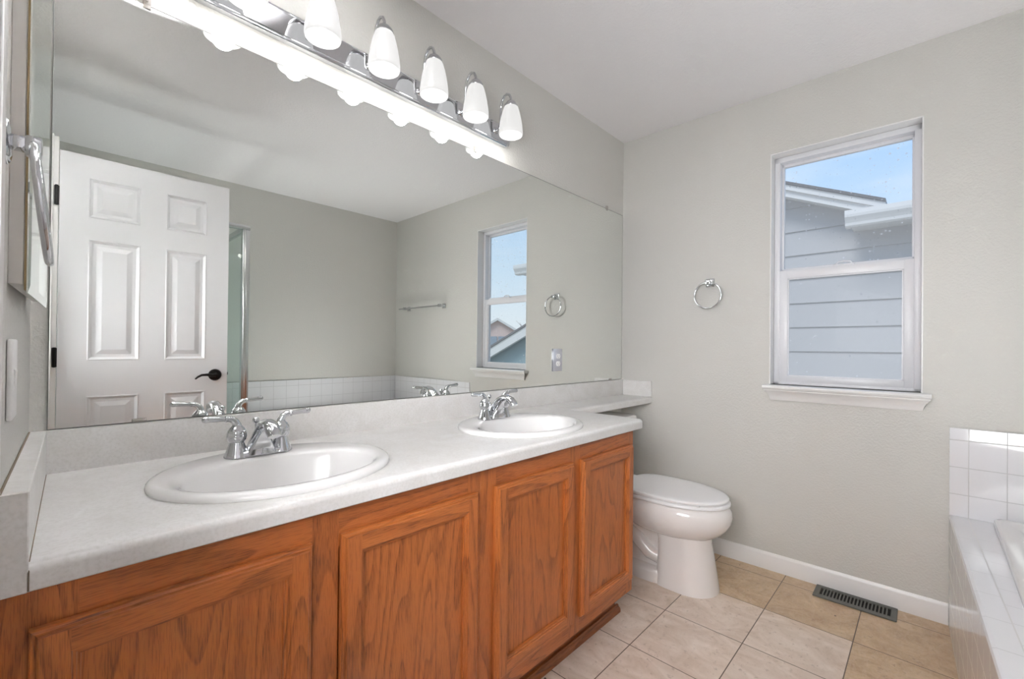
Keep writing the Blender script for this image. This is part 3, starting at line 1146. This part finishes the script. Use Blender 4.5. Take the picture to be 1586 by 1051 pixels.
# power outlet let into the mirror
out = thing('power_outlet', 'duplex outlet with a mirrored plate, set low in the wide mirror', 'outlet', (1.882, -0.0055, 1.055))
m = MB()
m.box((1.846, -0.0125, 0.996), (1.920, -0.0056, 1.114), 0, 0.002, 2)
m.build('cover_plate', M_OUTLETP, out)
for zz in (1.0745, 1.0355):
    m = MB()
    rr = [[(1.883 + a * math.cos(t_) * 1.0, yy, zz + max(-0.0125, min(0.0125, a * math.sin(t_)))) for t_ in [2 * math.pi * k / 32 for k in range(32)]] for a, yy in ((0.0168, -0.0122), (0.0168, -0.0145), (0.0155, -0.0155))]
    m.rings(rr, 0, True, False, True)
    rc = m.build('receptacle', M_PLASTIC, out)
    m = MB()
    m.box((1.8755, -0.0158, zz - 0.002), (1.8775, -0.0152, zz + 0.006)); m.box((1.8885, -0.0158, zz - 0.002), (1.8905, -0.0152, zz + 0.006))
    m.lathe([(0.0, -0.0158), (0.0022, -0.0158), (0.0022, -0.0150)], (1.883, 0, zz - 0.007), 'y', 12)
    m.build('socket_slots', M_DARK, rc)

# ================================================================== VANITY LIGHT
vl = thing('vanity_light', 'six-shade chrome bath light bar above the mirror', 'light fixture', (0.88, 0, 2.085))
BX0, BX1, BZ0, BZ1 = 0.270, 1.492, 2.040, 2.132
m = MB()
def rrect(x0, x1, z0, z1, r, y):
    o = rounded([(x0, z0, r), (x1, z0, r), (x1, z1, r), (x0, z1, r)], 6)
    return [(p[0], y, p[1]) for p in o]
rs = [rrect(BX0, BX1, BZ0, BZ1, 0.022, -0.0003), rrect(BX0, BX1, BZ0, BZ1, 0.022, -0.014), rrect(BX0 + 0.001, BX1 - 0.001, BZ0 + 0.001, BZ1 - 0.001, 0.021, -0.0185), rrect(BX0 + 0.004, BX1 - 0.004, BZ0 + 0.004, BZ1 - 0.004, 0.018, -0.0205),
      rrect(BX0 + 0.008, BX1 - 0.008, BZ0 + 0.008, BZ1 - 0.008, 0.015, -0.0195), rrect(BX0 + 0.012, BX1 - 0.012, BZ0 + 0.012, BZ1 - 0.012, 0.012, -0.0205), rrect(BX0 + 0.013, BX1 - 0.013, BZ0 + 0.013, BZ1 - 0.013, 0.012, -0.0215)]
m.rings(rs, 0, True, False, True)
m.build('backplate', M_CHROME, vl)
LX = [0.3795 + 0.2038 * i for i in range(6)]
LY = -0.116
SZ0, SZ1 = 2.036, 2.163
for i, lx in enumerate(LX):
    m = MB()
    m.lathe([(0.0, -0.030), (0.010, -0.029), (0.014, -0.025), (0.016, -0.0214)], (lx, 0, 2.088), 'y', 24)
    pth = [(lx, -0.024, 2.088), (lx, -0.036, 2.086), (lx, -0.046, 2.092), (lx, -0.050, 2.110), (lx, -0.051, 2.140), (lx, -0.053, 2.175), (lx, -0.060, 2.203), (lx, -0.074, 2.222), (lx, -0.090, 2.226), (lx, -0.105, 2.217), (lx, -0.114, 2.200), (lx, LY, 2.182)]
    m.tube(pth, 0.0052, 12)
    arm = m.build('lamp_arm', M_CHROME, vl)
    m = MB()
    m.lathe([(0.006, 0.030), (0.011, 0.028), (0.020, 0.020), (0.0285, 0.008), (0.0305, 0.0), (0.029, -0.003), (0.026, -0.002)], (lx, LY, SZ1 - 0.004), 'z', 28)
    m.build('socket_cup', M_CHROME, arm)
    m = MB()
    prof = [(0.0275, SZ1), (0.0325, SZ1 - 0.012), (0.0385, SZ1 - 0.032), (0.0445, SZ1 - 0.058), (0.0490, SZ1 - 0.085), (0.0515, SZ1 - 0.108), (0.0520, SZ1 - 0.120), (0.0505, SZ0 + 0.001), (0.0490, SZ0), (0.0475, SZ0 + 0.002),
            (0.0485, SZ1 - 0.119), (0.0480, SZ1 - 0.107), (0.0455, SZ1 - 0.085), (0.0410, SZ1 - 0.058), (0.0350, SZ1 - 0.032), (0.0285, SZ1 - 0.012), (0.0235, SZ1)]
    m.lathe(prof, (lx, LY, 0), 'z', 40)
    sh = m.build('glass_shade', M_SHADE, vl, angle=60)
    m = MB()
    m.lathe([(0.0, -0.052), (0.012, -0.050), (0.022, -0.041), (0.0265, -0.028), (0.0245, -0.014), (0.016, 0.004), (0.0125, 0.018), (0.0125, 0.030)], (lx, LY, SZ1 - 0.040), 'z', 24)
    m.build('bulb', M_BULB, sh)
    ld = bpy.data.lights.new('bulb_light', 'POINT')
    ld.energy = BULB_WATT
    ld.shadow_soft_size = 0.03
    ld.color = (1.0, 0.98, 0.96)
    lo = bpy.data.objects.new('bulb_light', ld)
    COL.objects.link(lo)
    lo.parent = vl
    lo.location = Vector((lx, LY, SZ0 - 0.002)) - vl.location

# ================================================================== MEDICINE CABINET
CY0, CY1, CZ0, CZ1 = -0.50, -0.125, 1.190, 1.86
MF = LF @ Matrix.Translation((0, CY0, 0)) @ Matrix.Rotation(math.radians(-1.1), 4, 'Z') @ Matrix.Translation((0, -CY0, 0))
mc = thing('medicine_cabinet', 'shallow white medicine cabinet with a mirrored door on the left wall', 'cabinet', tuple(LF @ Vector((0, -0.31, CZ0))))
m = MB()
m.box((-0.0002, CY0 + 0.0004, CZ0 + 0.012), (0.0155, CY1, CZ1 - 0.012), 0, 0.001, 1)
m.build('cabinet_box', M_CABBOX, mc, xf=MF)
m = MB()
m.box((0.0157, CY0 - 0.001, CZ0 + 0.004), (0.0180, CY1 + 0.001, CZ1 - 0.004))
m.build('door_backing', M_BRASS, mc, xf=MF)
m = MB()
g0, g1 = 0.0182, 0.0215
def yzr(ins, xx):
    return [(xx, CY0 - 0.002 + ins, CZ0 + ins), (xx, CY1 + 0.002 - ins, CZ0 + ins), (xx, CY1 + 0.002 - ins, CZ1 - ins), (xx, CY0 - 0.002 + ins, CZ1 - ins)]
m.rings([yzr(0, g0), yzr(0, g0 + 0.0015), yzr(0.014, g1)], 0, True, True, True)
m.build('mirror_door', M_MIRROR, mc, xf=MF, angle=3)

# ================================================================== LIGHT SWITCH (left wall)
sw = thing('light_switch', 'white light switch plate on the left wall above the side splash', 'switch', tuple(LF @ Vector((0, -0.465, 1.065))))
m = MB()
m.box((0.0004, -0.503, 1.008), (0.0065, -0.428, 1.124), 0, 0.0025, 3)
m.build('switch_plate', M_PLASTIC, sw, xf=LF)
m = MB()
m.prism([(0.0060, 1.050), (0.0070, 1.052), (0.0082, 1.078), (0.0060, 1.082)], 'y', -0.482, -0.449)
sp = m.build('rocker', M_PLASTIC, sw, xf=LF)


# ================================================================== TOWEL RINGS AND BAR
def make_ring(root, stand=0.045, tilt=0.0, R=0.0715):
    """local: x out of the wall, y along it, z=0 at the mount"""
    m = MB()
    s = 0.0225
    sq = lambda k, xx: [(xx, -s * k, -s * k), (xx, s * k, -s * k), (xx, s * k, s * k), (xx, -s * k, s * k)]
    m.rings([sq(1, 0.0003), sq(1, 0.005), sq(0.86, 0.008), sq(0.62, 0.0095)], 0, True, True, True)
    k = 0.0105
    m.box((0.008, -k, -k * 0.7), (stand - 0.006, k, k * 0.75), 0, 0.002, 2)
    m.box((stand - 0.008, -0.014, -0.012), (stand + 0.007, 0.014, 0.010), 0, 0.003, 2)
    m.build('mount', M_CHROME, root, world=False, angle=30)
    m = MB()
    m.torus((stand, 0, -R - 0.001), R, 0.0045, tilt=tilt)
    m.build('ring', M_CHROME, root, world=False)
    return root


tr = thing('towel_ring', 'chrome towel ring on the window wall, above the toilet', 'towel ring', tuple(WF @ Vector((0, -0.545, 1.490))), 0, 'chrome towel rings')
tr.rotation_euler = (0, 0, math.pi + PHI_W)
make_ring(tr, 0.045)
tr2 = thing('towel_ring', 'chrome towel ring at the left edge, beside the medicine cabinet', 'towel ring', tuple(LF @ Vector((0, -0.615, 1.366))), 0, 'chrome towel rings')
tr2.rotation_euler = (0, 0, PHI_L)
make_ring(tr2, 0.029, 0.10)

tbar = thing('towel_bar', 'chrome towel bar on the wall above the tub, seen in the mirror', 'towel bar', tuple(WF @ Vector((0, -2.2, 1.500))))
m = MB()
m.tube([(0.058, -2.56, 1.500), (0.058, -1.84, 1.500)], 0.008, 14)
m.build('rail', M_CHROME, tbar, xf=WF)
for yy in (-2.46, -1.875):
    m = MB()
    m.box((0.0004, yy - 0.023, 1.477), (0.010, yy + 0.023, 1.523), 0, 0.003, 2)
    m.box((0.008, yy - 0.011, 1.489), (0.050, yy + 0.011, 1.511), 0, 0.002, 2)
    m.box((0.046, yy - 0.014, 1.486), (0.070, yy + 0.014, 1.514), 0, 0.003, 2)
    m.build('post', M_CHROME, tbar, xf=WF, angle=30)

# ================================================================== TOILET
TX = 2.150
toi = thing('toilet', 'white elongated two-piece toilet with closed lid', 'toilet', (TX, -0.45, 0))


def egg(z, a, yf, yb, n=56, cy=None, pf=2.15, pb=2.6):
    cy = yb + (yf - yb) * 0.42 if cy is None else cy
    out_ = []
    for i in range(n):
        t_ = 2 * math.pi * i / n
        c, s = math.cos(t_), math.sin(t_)
        p = pf if s < 0 else pb
        xx = TX + a * math.copysign(abs(c) ** (2 / p), c)
        b = (cy - yf) if s < 0 else (yb - cy)
        out_.append((xx, cy + b * math.copysign(abs(s) ** (2 / p), s), z))
    return out_


m = MB()
rs = [egg(0.236, 0.100, -0.690, -0.38, cy=-0.50), egg(0.243, 0.118, -0.705, -0.36, cy=-0.50), egg(0.256, 0.140, -0.728, -0.33, cy=-0.50), egg(0.275, 0.160, -0.752, -0.30, cy=-0.50), egg(0.300, 0.176, -0.774, -0.27, cy=-0.50), egg(0.325, 0.185, -0.787, -0.25, cy=-0.50),
      egg(0.350, 0.188, -0.791, -0.24, cy=-0.50), egg(0.372, 0.185, -0.788, -0.24, cy=-0.50), egg(0.390, 0.178, -0.779, -0.24, cy=-0.50), egg(0.400, 0.170, -0.770, -0.245, cy=-0.50), egg(0.402, 0.150, -0.74, -0.26, cy=-0.50)]
m.rings(rs, 0, True, True, True)
m.build('bowl', M_TOILET, toi, angle=60)
m = MB()
rs = [egg(0.0, 0.122, -0.738, -0.475, cy=-0.60, pb=5), egg(0.012, 0.121, -0.737, -0.476, cy=-0.60, pb=5), egg(0.07, 0.116, -0.728, -0.478, cy=-0.60, pb=5), egg(0.15, 0.110, -0.714, -0.48, cy=-0.60, pb=5), egg(0.21, 0.106, -0.702, -0.48, cy=-0.60, pb=5), egg(0.250, 0.112, -0.700, -0.47, cy=-0.60, pb=5)]
m.rings(rs, 0, True, True, True)
m.build('pedestal', M_TOILET, toi, angle=60)
m = MB()
# exposed trapway and rear foot
rs = [egg(0.0, 0.118, -0.52, -0.20, cy=-0.36, pf=6, pb=3.5), egg(0.045, 0.116, -0.52, -0.205, cy=-0.36, pf=6, pb=3.5), egg(0.058, 0.106, -0.52, -0.215, cy=-0.36, pf=6, pb=3.5), egg(0.060, 0.07, -0.52, -0.23, cy=-0.36, pf=6, pb=3.5)]
m.rings(rs, 0, True, True, True)
rs = [egg(0.05, 0.062, -0.52, -0.25, cy=-0.36, pf=6, pb=3), egg(0.17, 0.060, -0.52, -0.26, cy=-0.36, pf=6, pb=3), egg(0.25, 0.075, -0.52, -0.23, cy=-0.36, pf=6, pb=3), egg(0.30, 0.10, -0.52, -0.20, cy=-0.36, pf=6, pb=3)]
m.rings(rs, 0, True, True, True)
for sg in (-1, 1):
    m.tube([(TX + sg * 0.055, -0.50, 0.10), (TX + sg * 0.066, -0.44, 0.12), (TX + sg * 0.068, -0.38, 0.17), (TX + sg * 0.068, -0.32, 0.21), (TX + sg * 0.066, -0.27, 0.19), (TX + sg * 0.06, -0.245, 0.12), (TX + sg * 0.058, -0.24, 0.05)], [0.03, 0.034, 0.036, 0.036, 0.035, 0.034, 0.034], 14)
rs = [egg(0.262, 0.105, -0.40, -0.07, cy=-0.22, pf=4, pb=5), egg(0.33, 0.150, -0.40, -0.05, cy=-0.22, pf=4, pb=5), egg(0.385, 0.165, -0.38, -0.04, cy=-0.22, pf=4, pb=5), egg(0.398, 0.160, -0.38, -0.045, cy=-0.22, pf=4, pb=5)]
m.rings(rs, 0, True, True, True)
m.build('trapway', M_TOILET, toi, angle=50)
for sx in (-0.098, 0.098):
    m = MB()
    m.lathe([(0.0, 0.016), (0.007, 0.014), (0.011, 0.006), (0.012, 0.0)], (TX + sx, -0.30, 0.050), 'z', 18)
    m.build('bolt_cap', M_PLASTIC, toi)
m = MB()
so = dict(cy=-0.50, pf=2.1, pb=3.4)
rs = [egg(0.4025, 0.176, -0.778, -0.285, **so), egg(0.406, 0.181, -0.784, -0.282, **so), egg(0.414, 0.181, -0.784, -0.282, **so), egg(0.4185, 0.177, -0.779, -0.285, **so), egg(0.4185, 0.110, -0.70, -0.35, **so), egg(0.4025, 0.110, -0.70, -0.35, **so)]
rs.append(rs[0])
m.rings(rs, 0)
bmesh.ops.remove_doubles(m.bm, verts=m.bm.verts, dist=1e-5)
m.build('seat', M_PLASTIC, toi, angle=50)
m = MB()
rs = [egg(0.4235, 0.172, -0.770, -0.290, **so), egg(0.4245, 0.178, -0.776, -0.287, **so), egg(0.431, 0.180, -0.778, -0.285, **so), egg(0.4365, 0.178, -0.775, -0.287, **so), egg(0.4395, 0.170, -0.765, -0.293, **so), egg(0.4415, 0.140, -0.73, -0.32, **so), egg(0.4425, 0.08, -0.64, -0.38, **so), egg(0.4428, 0.02, -0.54, -0.47, **so)]
m.rings(rs, 0, True, True, True)
for sx in (-0.13, 0.13):
    m.box((TX + sx - 0.006, -0.70, 0.418), (TX + sx + 0.006, -0.68, 0.424))
m.build('lid', M_PLASTIC, toi, angle=50)
for sx in (-0.075, 0.075):
    m = MB()
    m.box((TX + sx - 0.022, -0.292, 0.400), (TX + sx + 0.022, -0.258, 0.432), 0, 0.006, 3)
    m.build('seat_hinge', M_PLASTIC, toi)
m = MB()
def tank_ring(z, w, y0, y1, r):
    return [(p[0], p[1], z) for p in rounded([(TX - w, y0, r), (TX + w, y0, r), (TX + w, y1, 0.012), (TX - w, y1, 0.012)], 5)]
m.rings([tank_ring(0.395, 0.185, -0.195, -0.028, 0.04), tank_ring(0.41, 0.195, -0.200, -0.026, 0.045), tank_ring(0.55, 0.210, -0.205, -0.024, 0.045), tank_ring(0.700, 0.222, -0.210, -0.022, 0.045)], 0, True, True, True)
tank = m.build('tank', M_TOILET, toi, angle=50)
m = MB()
m.rings([tank_ring(0.700, 0.226, -0.214, -0.02, 0.045), tank_ring(0.704, 0.234, -0.222, -0.018, 0.05), tank_ring(0.728, 0.236, -0.224, -0.018, 0.05), tank_ring(0.737, 0.232, -0.219, -0.02, 0.048), tank_ring(0.740, 0.222, -0.208, -0.03, 0.044)], 0, True, True, True)
m.build('tank_lid', M_TOILET, toi, angle=50)

# ================================================================== FLOOR REGISTER
vent = thing('floor_register', 'dark grey slotted floor vent against the baseboard', 'floor vent', (2.5, -1.195, 0))
m = MB()
vx0, vx1, vy0, vy1, vz = 0.0145, 0.138, -1.342, -1.050, 0.006
ox0, ox1 = 0.037, 0.108
oy0, oy1 = vy0 + 0.022, vy1 - 0.022
N = 20
m.box((vx0, vy0, 0.0004), (ox0, vy1, vz), 0, 0.002, 1)
m.box((ox1, vy0, 0.0004), (vx1, vy1, vz), 0, 0.002, 1)
m.box((ox0 - 0.003, vy0, 0.0004), (ox1 + 0.003, oy0, vz), 0, 0.002, 1)
m.box((ox0 - 0.003, oy1, 0.0004), (ox1 + 0.003, vy1, vz), 0, 0.002, 1)
m.build('register_frame', M_VENT, vent, xf=WF)
pit = (oy1 - oy0) / N
m = MB()
for i in range(1, N):
    yy = oy0 + i * pit
    m.box((ox0, yy - 0.0026, 0.001), (ox1, yy + 0.0026, vz - 0.0008))
m.build('slats', M_VENT, vent, xf=WF)
m = MB()
m.box((ox0, oy0, 0.0003), (ox1, oy1, 0.0009))
m.build('duct_opening', M_DARK, vent, xf=WF)

# ================================================================== TILED TUB PLATFORM
TZ = 0.450
TXL = 1.02
y_r, y_l = -1.4976, -1.562      # front line of the platform, right and left end
xr = (WF @ Vector((0, -1.5, 0))).x - 0.0008
fy = lambda xx: y_r + (y_l - y_r) * (xr - xx) / (xr - 0.98)
xl = 0.98
deck = thing('tub_surround', 'white tiled platform around the bathtub by the window wall', 'tub surround', (1.8, -2.1, 0))
m = MB()
# apron with bullnose, nosing course, inner course
prof = [(0.0, 0.0, 0), (0.0, 0.392, 0), (0.0, 0.440, 3), (0.003, 0.447, 3), (0.010, TZ, 3), (0.0535, TZ, 3), (0.0565, TZ, 1), (0.136, TZ, 2)]
for k in range(len(prof) - 1):
    (a, za, _), (b, zb, mi) = prof[k], prof[k + 1]
    m.face([(xl, fy(xl) - a, za), (xr, fy(xr) - a, za), (xr, fy(xr) - b, zb), (xl, fy(xl) - b, zb)], mi if k else 0)
# rest of the deck: right, left and far strips
IX0, IX1, IY0, IY1 = 1.09, 2.545, -2.615, -1.640
m.face([(xl, fy(xl) - 0.136, TZ), (xr, fy(xr) - 0.136, TZ), (xr, IY1 - 0.01, TZ), (xl, IY1 - 0.01, TZ)], 2)
m.face([(IX1, IY1 - 0.01, TZ), (xr, IY1 - 0.01, TZ), (xr + 0.012, -D + 0.001, TZ), (IX1, -D + 0.001, TZ)], 2)
m.face([(xl, IY1 - 0.01, TZ), (IX0, IY1 - 0.01, TZ), (IX0, -D + 0.001, TZ), (xl, -D + 0.001, TZ)], 2)
m.face([(IX0, IY0, TZ), (IX1, IY0, TZ), (IX1, -D + 0.001, TZ), (IX0, -D + 0.001, TZ)], 2)
m.face([(xl, fy(xl), 0), (xl, fy(xl), TZ - 0.01), (xl, fy(xl) - 0.01, TZ), (xl, -D + 0.001, TZ), (xl, -D + 0.001, 0)], 0)
m.build('tiled_deck', [M_TILE_A, M_GROUTW, M_TILE_D2, M_TILE_D], deck, smooth=False)

tub = thing('bathtub', 'white drop-in bathtub sunk in the tiled platform', 'bathtub', ((IX0 + IX1) / 2, (IY0 + IY1) / 2, TZ - 0.42))
m = MB()
def rr4(ins, z, r):
    return [(p[0], p[1], z) for p in rounded([(IX0 - 0.02 + ins, IY0 - 0.02 + ins, r), (IX1 + 0.02 - ins, IY0 - 0.02 + ins, r), (IX1 + 0.02 - ins, IY1 + 0.02 - ins, r), (IX0 - 0.02 + ins, IY1 + 0.02 - ins, r)], 6)]
m.rings([rr4(0.0, TZ + 0.001, 0.03), rr4(0.0, TZ + 0.020, 0.03), rr4(0.005, TZ + 0.027, 0.03), rr4(0.015, TZ + 0.029, 0.03), rr4(0.055, TZ + 0.027, 0.06), rr4(0.07, TZ + 0.018, 0.08), rr4(0.085, TZ - 0.03, 0.1), rr4(0.115, TZ - 0.25, 0.14), rr4(0.15, TZ - 0.36, 0.15), rr4(0.22, TZ - 0.40, 0.15), rr4(0.40, TZ - 0.41, 0.05)], 0, True, False, True)
m.build('tub_shell', M_PORC, tub, angle=60)

# wall tile above the platform
m = MB()
TT = 0.8085
m.box((0.0004, -D + 0.012, TZ + 0.0004), (0.009, -1.4985, TT), 0, 0.002, 2)
m.box((0.0088, -1.5545, TZ + 0.001), (0.0094, -1.5525, TT - 0.002), 1)
m.box((0.0088, -2.68, 0.7605), (0.0093, -1.4995, 0.7625), 1)
struct(m.build('trim_3', [M_TILE_R, M_GROUTW], xf=WF), 'white square wall tiles above the tub on the window wall', 'wall tile')
m = MB()
m.box((1.0, -D + 0.0004, TZ + 0.0004), (xr + 0.006, -D + 0.009, TT), 0, 0.002, 2)
struct(m.build('trim_4', M_TILE_F), 'white square wall tiles along the wall behind the tub', 'wall tile')
# ================================================================== SHOWER (seen through the mirror)
SY, SX, SHZ = -1.90, 0.967, 1.917
shw = thing('shower_enclosure', 'chrome framed glass shower, reflected beside the open door', 'shower', (0.45, -2.3, 0))
m = MB()
m.box((0.02, SY - 0.030, SHZ - 0.030), (SX, SY + 0.006, SHZ), 0, 0.003, 2)
m.box((SX - 0.034, -D + 0.012, SHZ - 0.030), (SX, SY, SHZ), 0, 0.003, 2)
m.build('header', M_CHROMEB, shw)
m = MB()
m.box((SX - 0.046, SY - 0.034, 0.11), (SX - 0.002, SY + 0.004, SHZ - 0.030), 0, 0.004, 2)
m.box((SX - 0.040, SY + 0.003, 0.11), (SX - 0.026, SY + 0.008, SHZ - 0.030), 0, 0.002, 1)
m.build('corner_post', M_CHROMEB, shw)
m = MB()
m.box((0.03, SY - 0.016, 0.12), (SX - 0.046, SY - 0.010, SHZ - 0.030))
m.build('glass_panel', M_SHOWERGLASS, shw, smooth=False)
m = MB()
m.box((SX - 0.022, -D + 0.014, 0.12), (SX - 0.016, SY - 0.034, SHZ - 0.030))
m.build('glass_panel', M_SHOWERGLASS, shw, smooth=False)
m = MB()
m.box((0.012, -D + 0.011, 0.0), (SX + 0.005, SY + 0.02, 0.11), 0, 0.012, 3)
m.build('shower_base', M_PORC, shw)
m = MB()
m.box((0.012, -D + 0.0006, 0.11), (SX - 0.04, -D + 0.0105, 1.86), 0, 0.003, 2)
m.box((0.012, -D + 0.011, 0.11), (0.020, SY - 0.03, 1.86), 0, 0.002, 1)
m.build('wall_liner', M_TILE_S, shw)
# ================================================================== OUTSIDE
XN = 5.0
hou = thing('neighbor_house', 'grey clapboard house with white fascia close outside the window', 'house', (XN + 0.1, -0.5, -3.0))
m = MB()
# lapped siding courses
ex = 0.2305
z0 = 2.2614 - ex * 20
k = 0
zz = z0
rk = lambda yy: 2.66 - 0.447 * (-yy - 0.383)      # underside line of the rake
while zz < 3.9:
    for ya, yb in ((-2.62, -0.93), (-0.93, 3.2)):
        if ya < -1 and zz > 2.2:
            continue
        m.face([(XN - 0.013, ya, zz), (XN - 0.013, yb, zz), (XN - 0.001, yb, zz + ex), (XN - 0.001, ya, zz + ex)])
        m.face([(XN - 0.013, ya, zz), (XN - 0.013, yb, zz), (XN, yb, zz), (XN, ya, zz)])
    zz += ex
# cut the gable along the rake
geom = [v for v in m.bm.verts] + list(m.bm.edges) + list(m.bm.faces)
nrm = Vector((0, -0.447, 1)).normalized()
gab = [f for f in m.bm.faces if f.calc_center_median().y > -0.93]
geom = list({v for f in gab for v in f.verts} | {e_ for f in gab for e_ in f.edges}) + gab
bmesh.ops.bisect_plane(m.bm, geom=geom, plane_co=(XN, -0.383, 2.655), plane_no=nrm, clear_outer=True)
m.box((XN + 0.002, -2.62, -3.0), (XN + 4.0, 3.2, 2.30))
m.build('siding_wall', M_SIDING, hou, smooth=False)
m = MB()
def rake(y, dz):
    return 2.7076 + 0.447 * (y + 0.383) + dz
ya, yb = -1.17, 3.0
m.rings([[(XN - 0.20, y, rake(y, -0.115)), (XN - 0.16, y, rake(y, -0.115)), (XN - 0.16, y, rake(y, -0.02)), (XN - 0.20, y, rake(y, -0.02))] for y in (ya, yb)], 0, True, True, True)
m.rings([[(XN - 0.225, y, rake(y, -0.055)), (XN - 0.18, y, rake(y, -0.055)), (XN - 0.18, y, rake(y, -0.005)), (XN - 0.225, y, rake(y, -0.005))] for y in (ya, yb)], 0, True, True, True)
m.rings([[(XN - 0.16, y, rake(y, -0.10)), (XN + 0.02, y, rake(y, -0.10)), (XN + 0.02, y, rake(y, -0.08)), (XN - 0.16, y, rake(y, -0.08))] for y in (ya, yb)], 0, True, True, True)
m.build('rake_fascia', M_FASCIA, hou, smooth=False)
m = MB()
m.rings([[(XN - 0.24, y, rake(y, -0.004)), (XN + 4.2, y, rake(y, -0.004)), (XN + 4.2, y, rake(y, 0.022)), (XN - 0.24, y, rake(y, 0.022))] for y in (ya, yb)], 0, True, True, True)
m.build('roof', M_SHINGLE, hou, smooth=False)
m = MB()
# ogee gutter along a short eave that stands in front of the gable
gx, gk = 4.66, (4.66 - CAM.x) / (5.0 - CAM.x)
GZ = lambda z: CAM.z + (z - CAM.z) * gk
gp = [(0.12, 2.243), (0.05, 2.243), (0.034, 2.256), (0.030, 2.28), (0.018, 2.302), (0.0, 2.328), (-0.004, 2.35), (-0.004, 2.388), (0.010, 2.388), (0.010, 2.36), (0.12, 2.36)]
y_g = CAM.y + (-0.871 - CAM.y) * gk
m.rings([[(gx + p[0], y, GZ(p[1])) for p in gp] for y in (-2.95, y_g)], 0, True, True, True)
m.box((gx + 0.12, -2.95, GZ(2.262)), (XN + 0.02, y_g - 0.03, GZ(2.372)))
m.build('gutter', M_FASCIA, hou, smooth=False)

h2 = thing('gable_house', 'teal-grey gabled house further along, seen only in the mirror', 'house', (8.2, -7.5, -3))
X2 = 8.0
# points on this plane found from the mirror view: rake rises towards the left-hand neighbour
def rk2(y):
    return 1.06 + (y + 6.66) * 0.44
m = MB()
m.prism([(-9.5, -3.0), (-4.2, -3.0), (-4.2, rk2(-4.2) - 0.12), (-9.5, rk2(-9.5) - 0.12)], 'x', X2, X2 + 3.0)
m.build('siding_wall', M_SIDING2, h2, smooth=False)
m = MB()
m.rings([[(X2 - 0.3, y, rk2(y) - 0.22), (X2 - 0.22, y, rk2(y) - 0.22), (X2 - 0.22, y, rk2(y)), (X2 - 0.3, y, rk2(y))] for y in (-9.7, -4.0)], 0, True, True, True)
m.build('rake_fascia', M_FASCIA, h2, smooth=False)
m = MB()
m.rings([[(X2 - 0.33, y, rk2(y)), (X2 + 3.2, y, rk2(y)), (X2 + 3.2, y, rk2(y) + 0.05), (X2 - 0.33, y, rk2(y) + 0.05)] for y in (-9.7, -4.0)], 0, True, True, True)
m.build('roof', M_SHINGLE, h2, smooth=False)

def far_house(loc, w, hw, hr, label, rz):
    r = thing('distant_house', label, 'house', loc, rz, 'pale houses far beyond the window')
    m = MB()
    m.prism([(-w, 0), (w, 0), (w, hw), (0, hr), (-w, hw)], 'x', 0, 6.0)
    m.build('wall', M_PINK, r, world=False, smooth=False)
    m = MB()
    for sg in (-1, 1):
        m.rings([[(xx, 0.0, hr), (xx, sg * (w + 0.3), hw - 0.3 * (hr - hw) / w), (xx, sg * (w + 0.3), hw + 0.2 - 0.3 * (hr - hw) / w), (xx, 0.0, hr + 0.2)] for xx in (-0.35, 6.2)], 0, True, True, True)
    m.build('roof', M_FASCIA, r, world=False, smooth=False)
    m = MB()
    for yy in (-0.75, 0.05):
        m.box((-0.08, yy, hw - 1.3), (0.0, yy + 0.7, hw - 0.2))
    m.build('window', M_FARGLASS, r, world=False, smooth=False)
    return r

far_house((25.5, -24.3, -3.2), 1.9, 5.4, 6.5, 'pale pink house with a low gable, small in the mirrored window', math.radians(-42))
far_house((34.0, -30.2, -3.2), 2.6, 4.6, 6.0, 'second pale house just behind the pink one, in the mirrored window', math.radians(-38))

tree = thing('bare_tree', 'thin leafless tree beyond the roofs, seen in the mirrored window', 'tree', (24.0, -20.3, -3.2))
m = MB()
rng = random.Random(5)
def branch(p, d, ln, r, depth):
    q = p + d * ln
    mid = p + d * (ln * 0.5) + Vector((rng.uniform(-1, 1), rng.uniform(-1, 1), rng.uniform(-0.3, 0.3))) * ln * 0.05
    m.tube([p, mid, q], [r, r * 0.85, r * 0.7], 5)
    if depth == 0:
        return
    for _ in range(3):
        nd = (d + Vector((rng.uniform(-1, 1), rng.uniform(-1, 1), rng.uniform(-0.3, 0.7))) * 0.65).normalized()
        branch(p + d * ln * rng.uniform(0.55, 1.0), nd, ln * rng.uniform(0.55, 0.75), r * 0.6, depth - 1)
branch(Vector((24.0, -20.3, -3.2)), Vector((0, 0, 1)), 3.6, 0.10, 4)
m.build('branches', M_BARK, tree)

m = MB()
m.face([(2.9, -60, -3.2), (70, -60, -3.2), (70, 40, -3.2), (2.9, 40, -3.2)])
struct(m.build('ground', M_GROUND, smooth=False), 'dry ground outside below the window', 'ground')
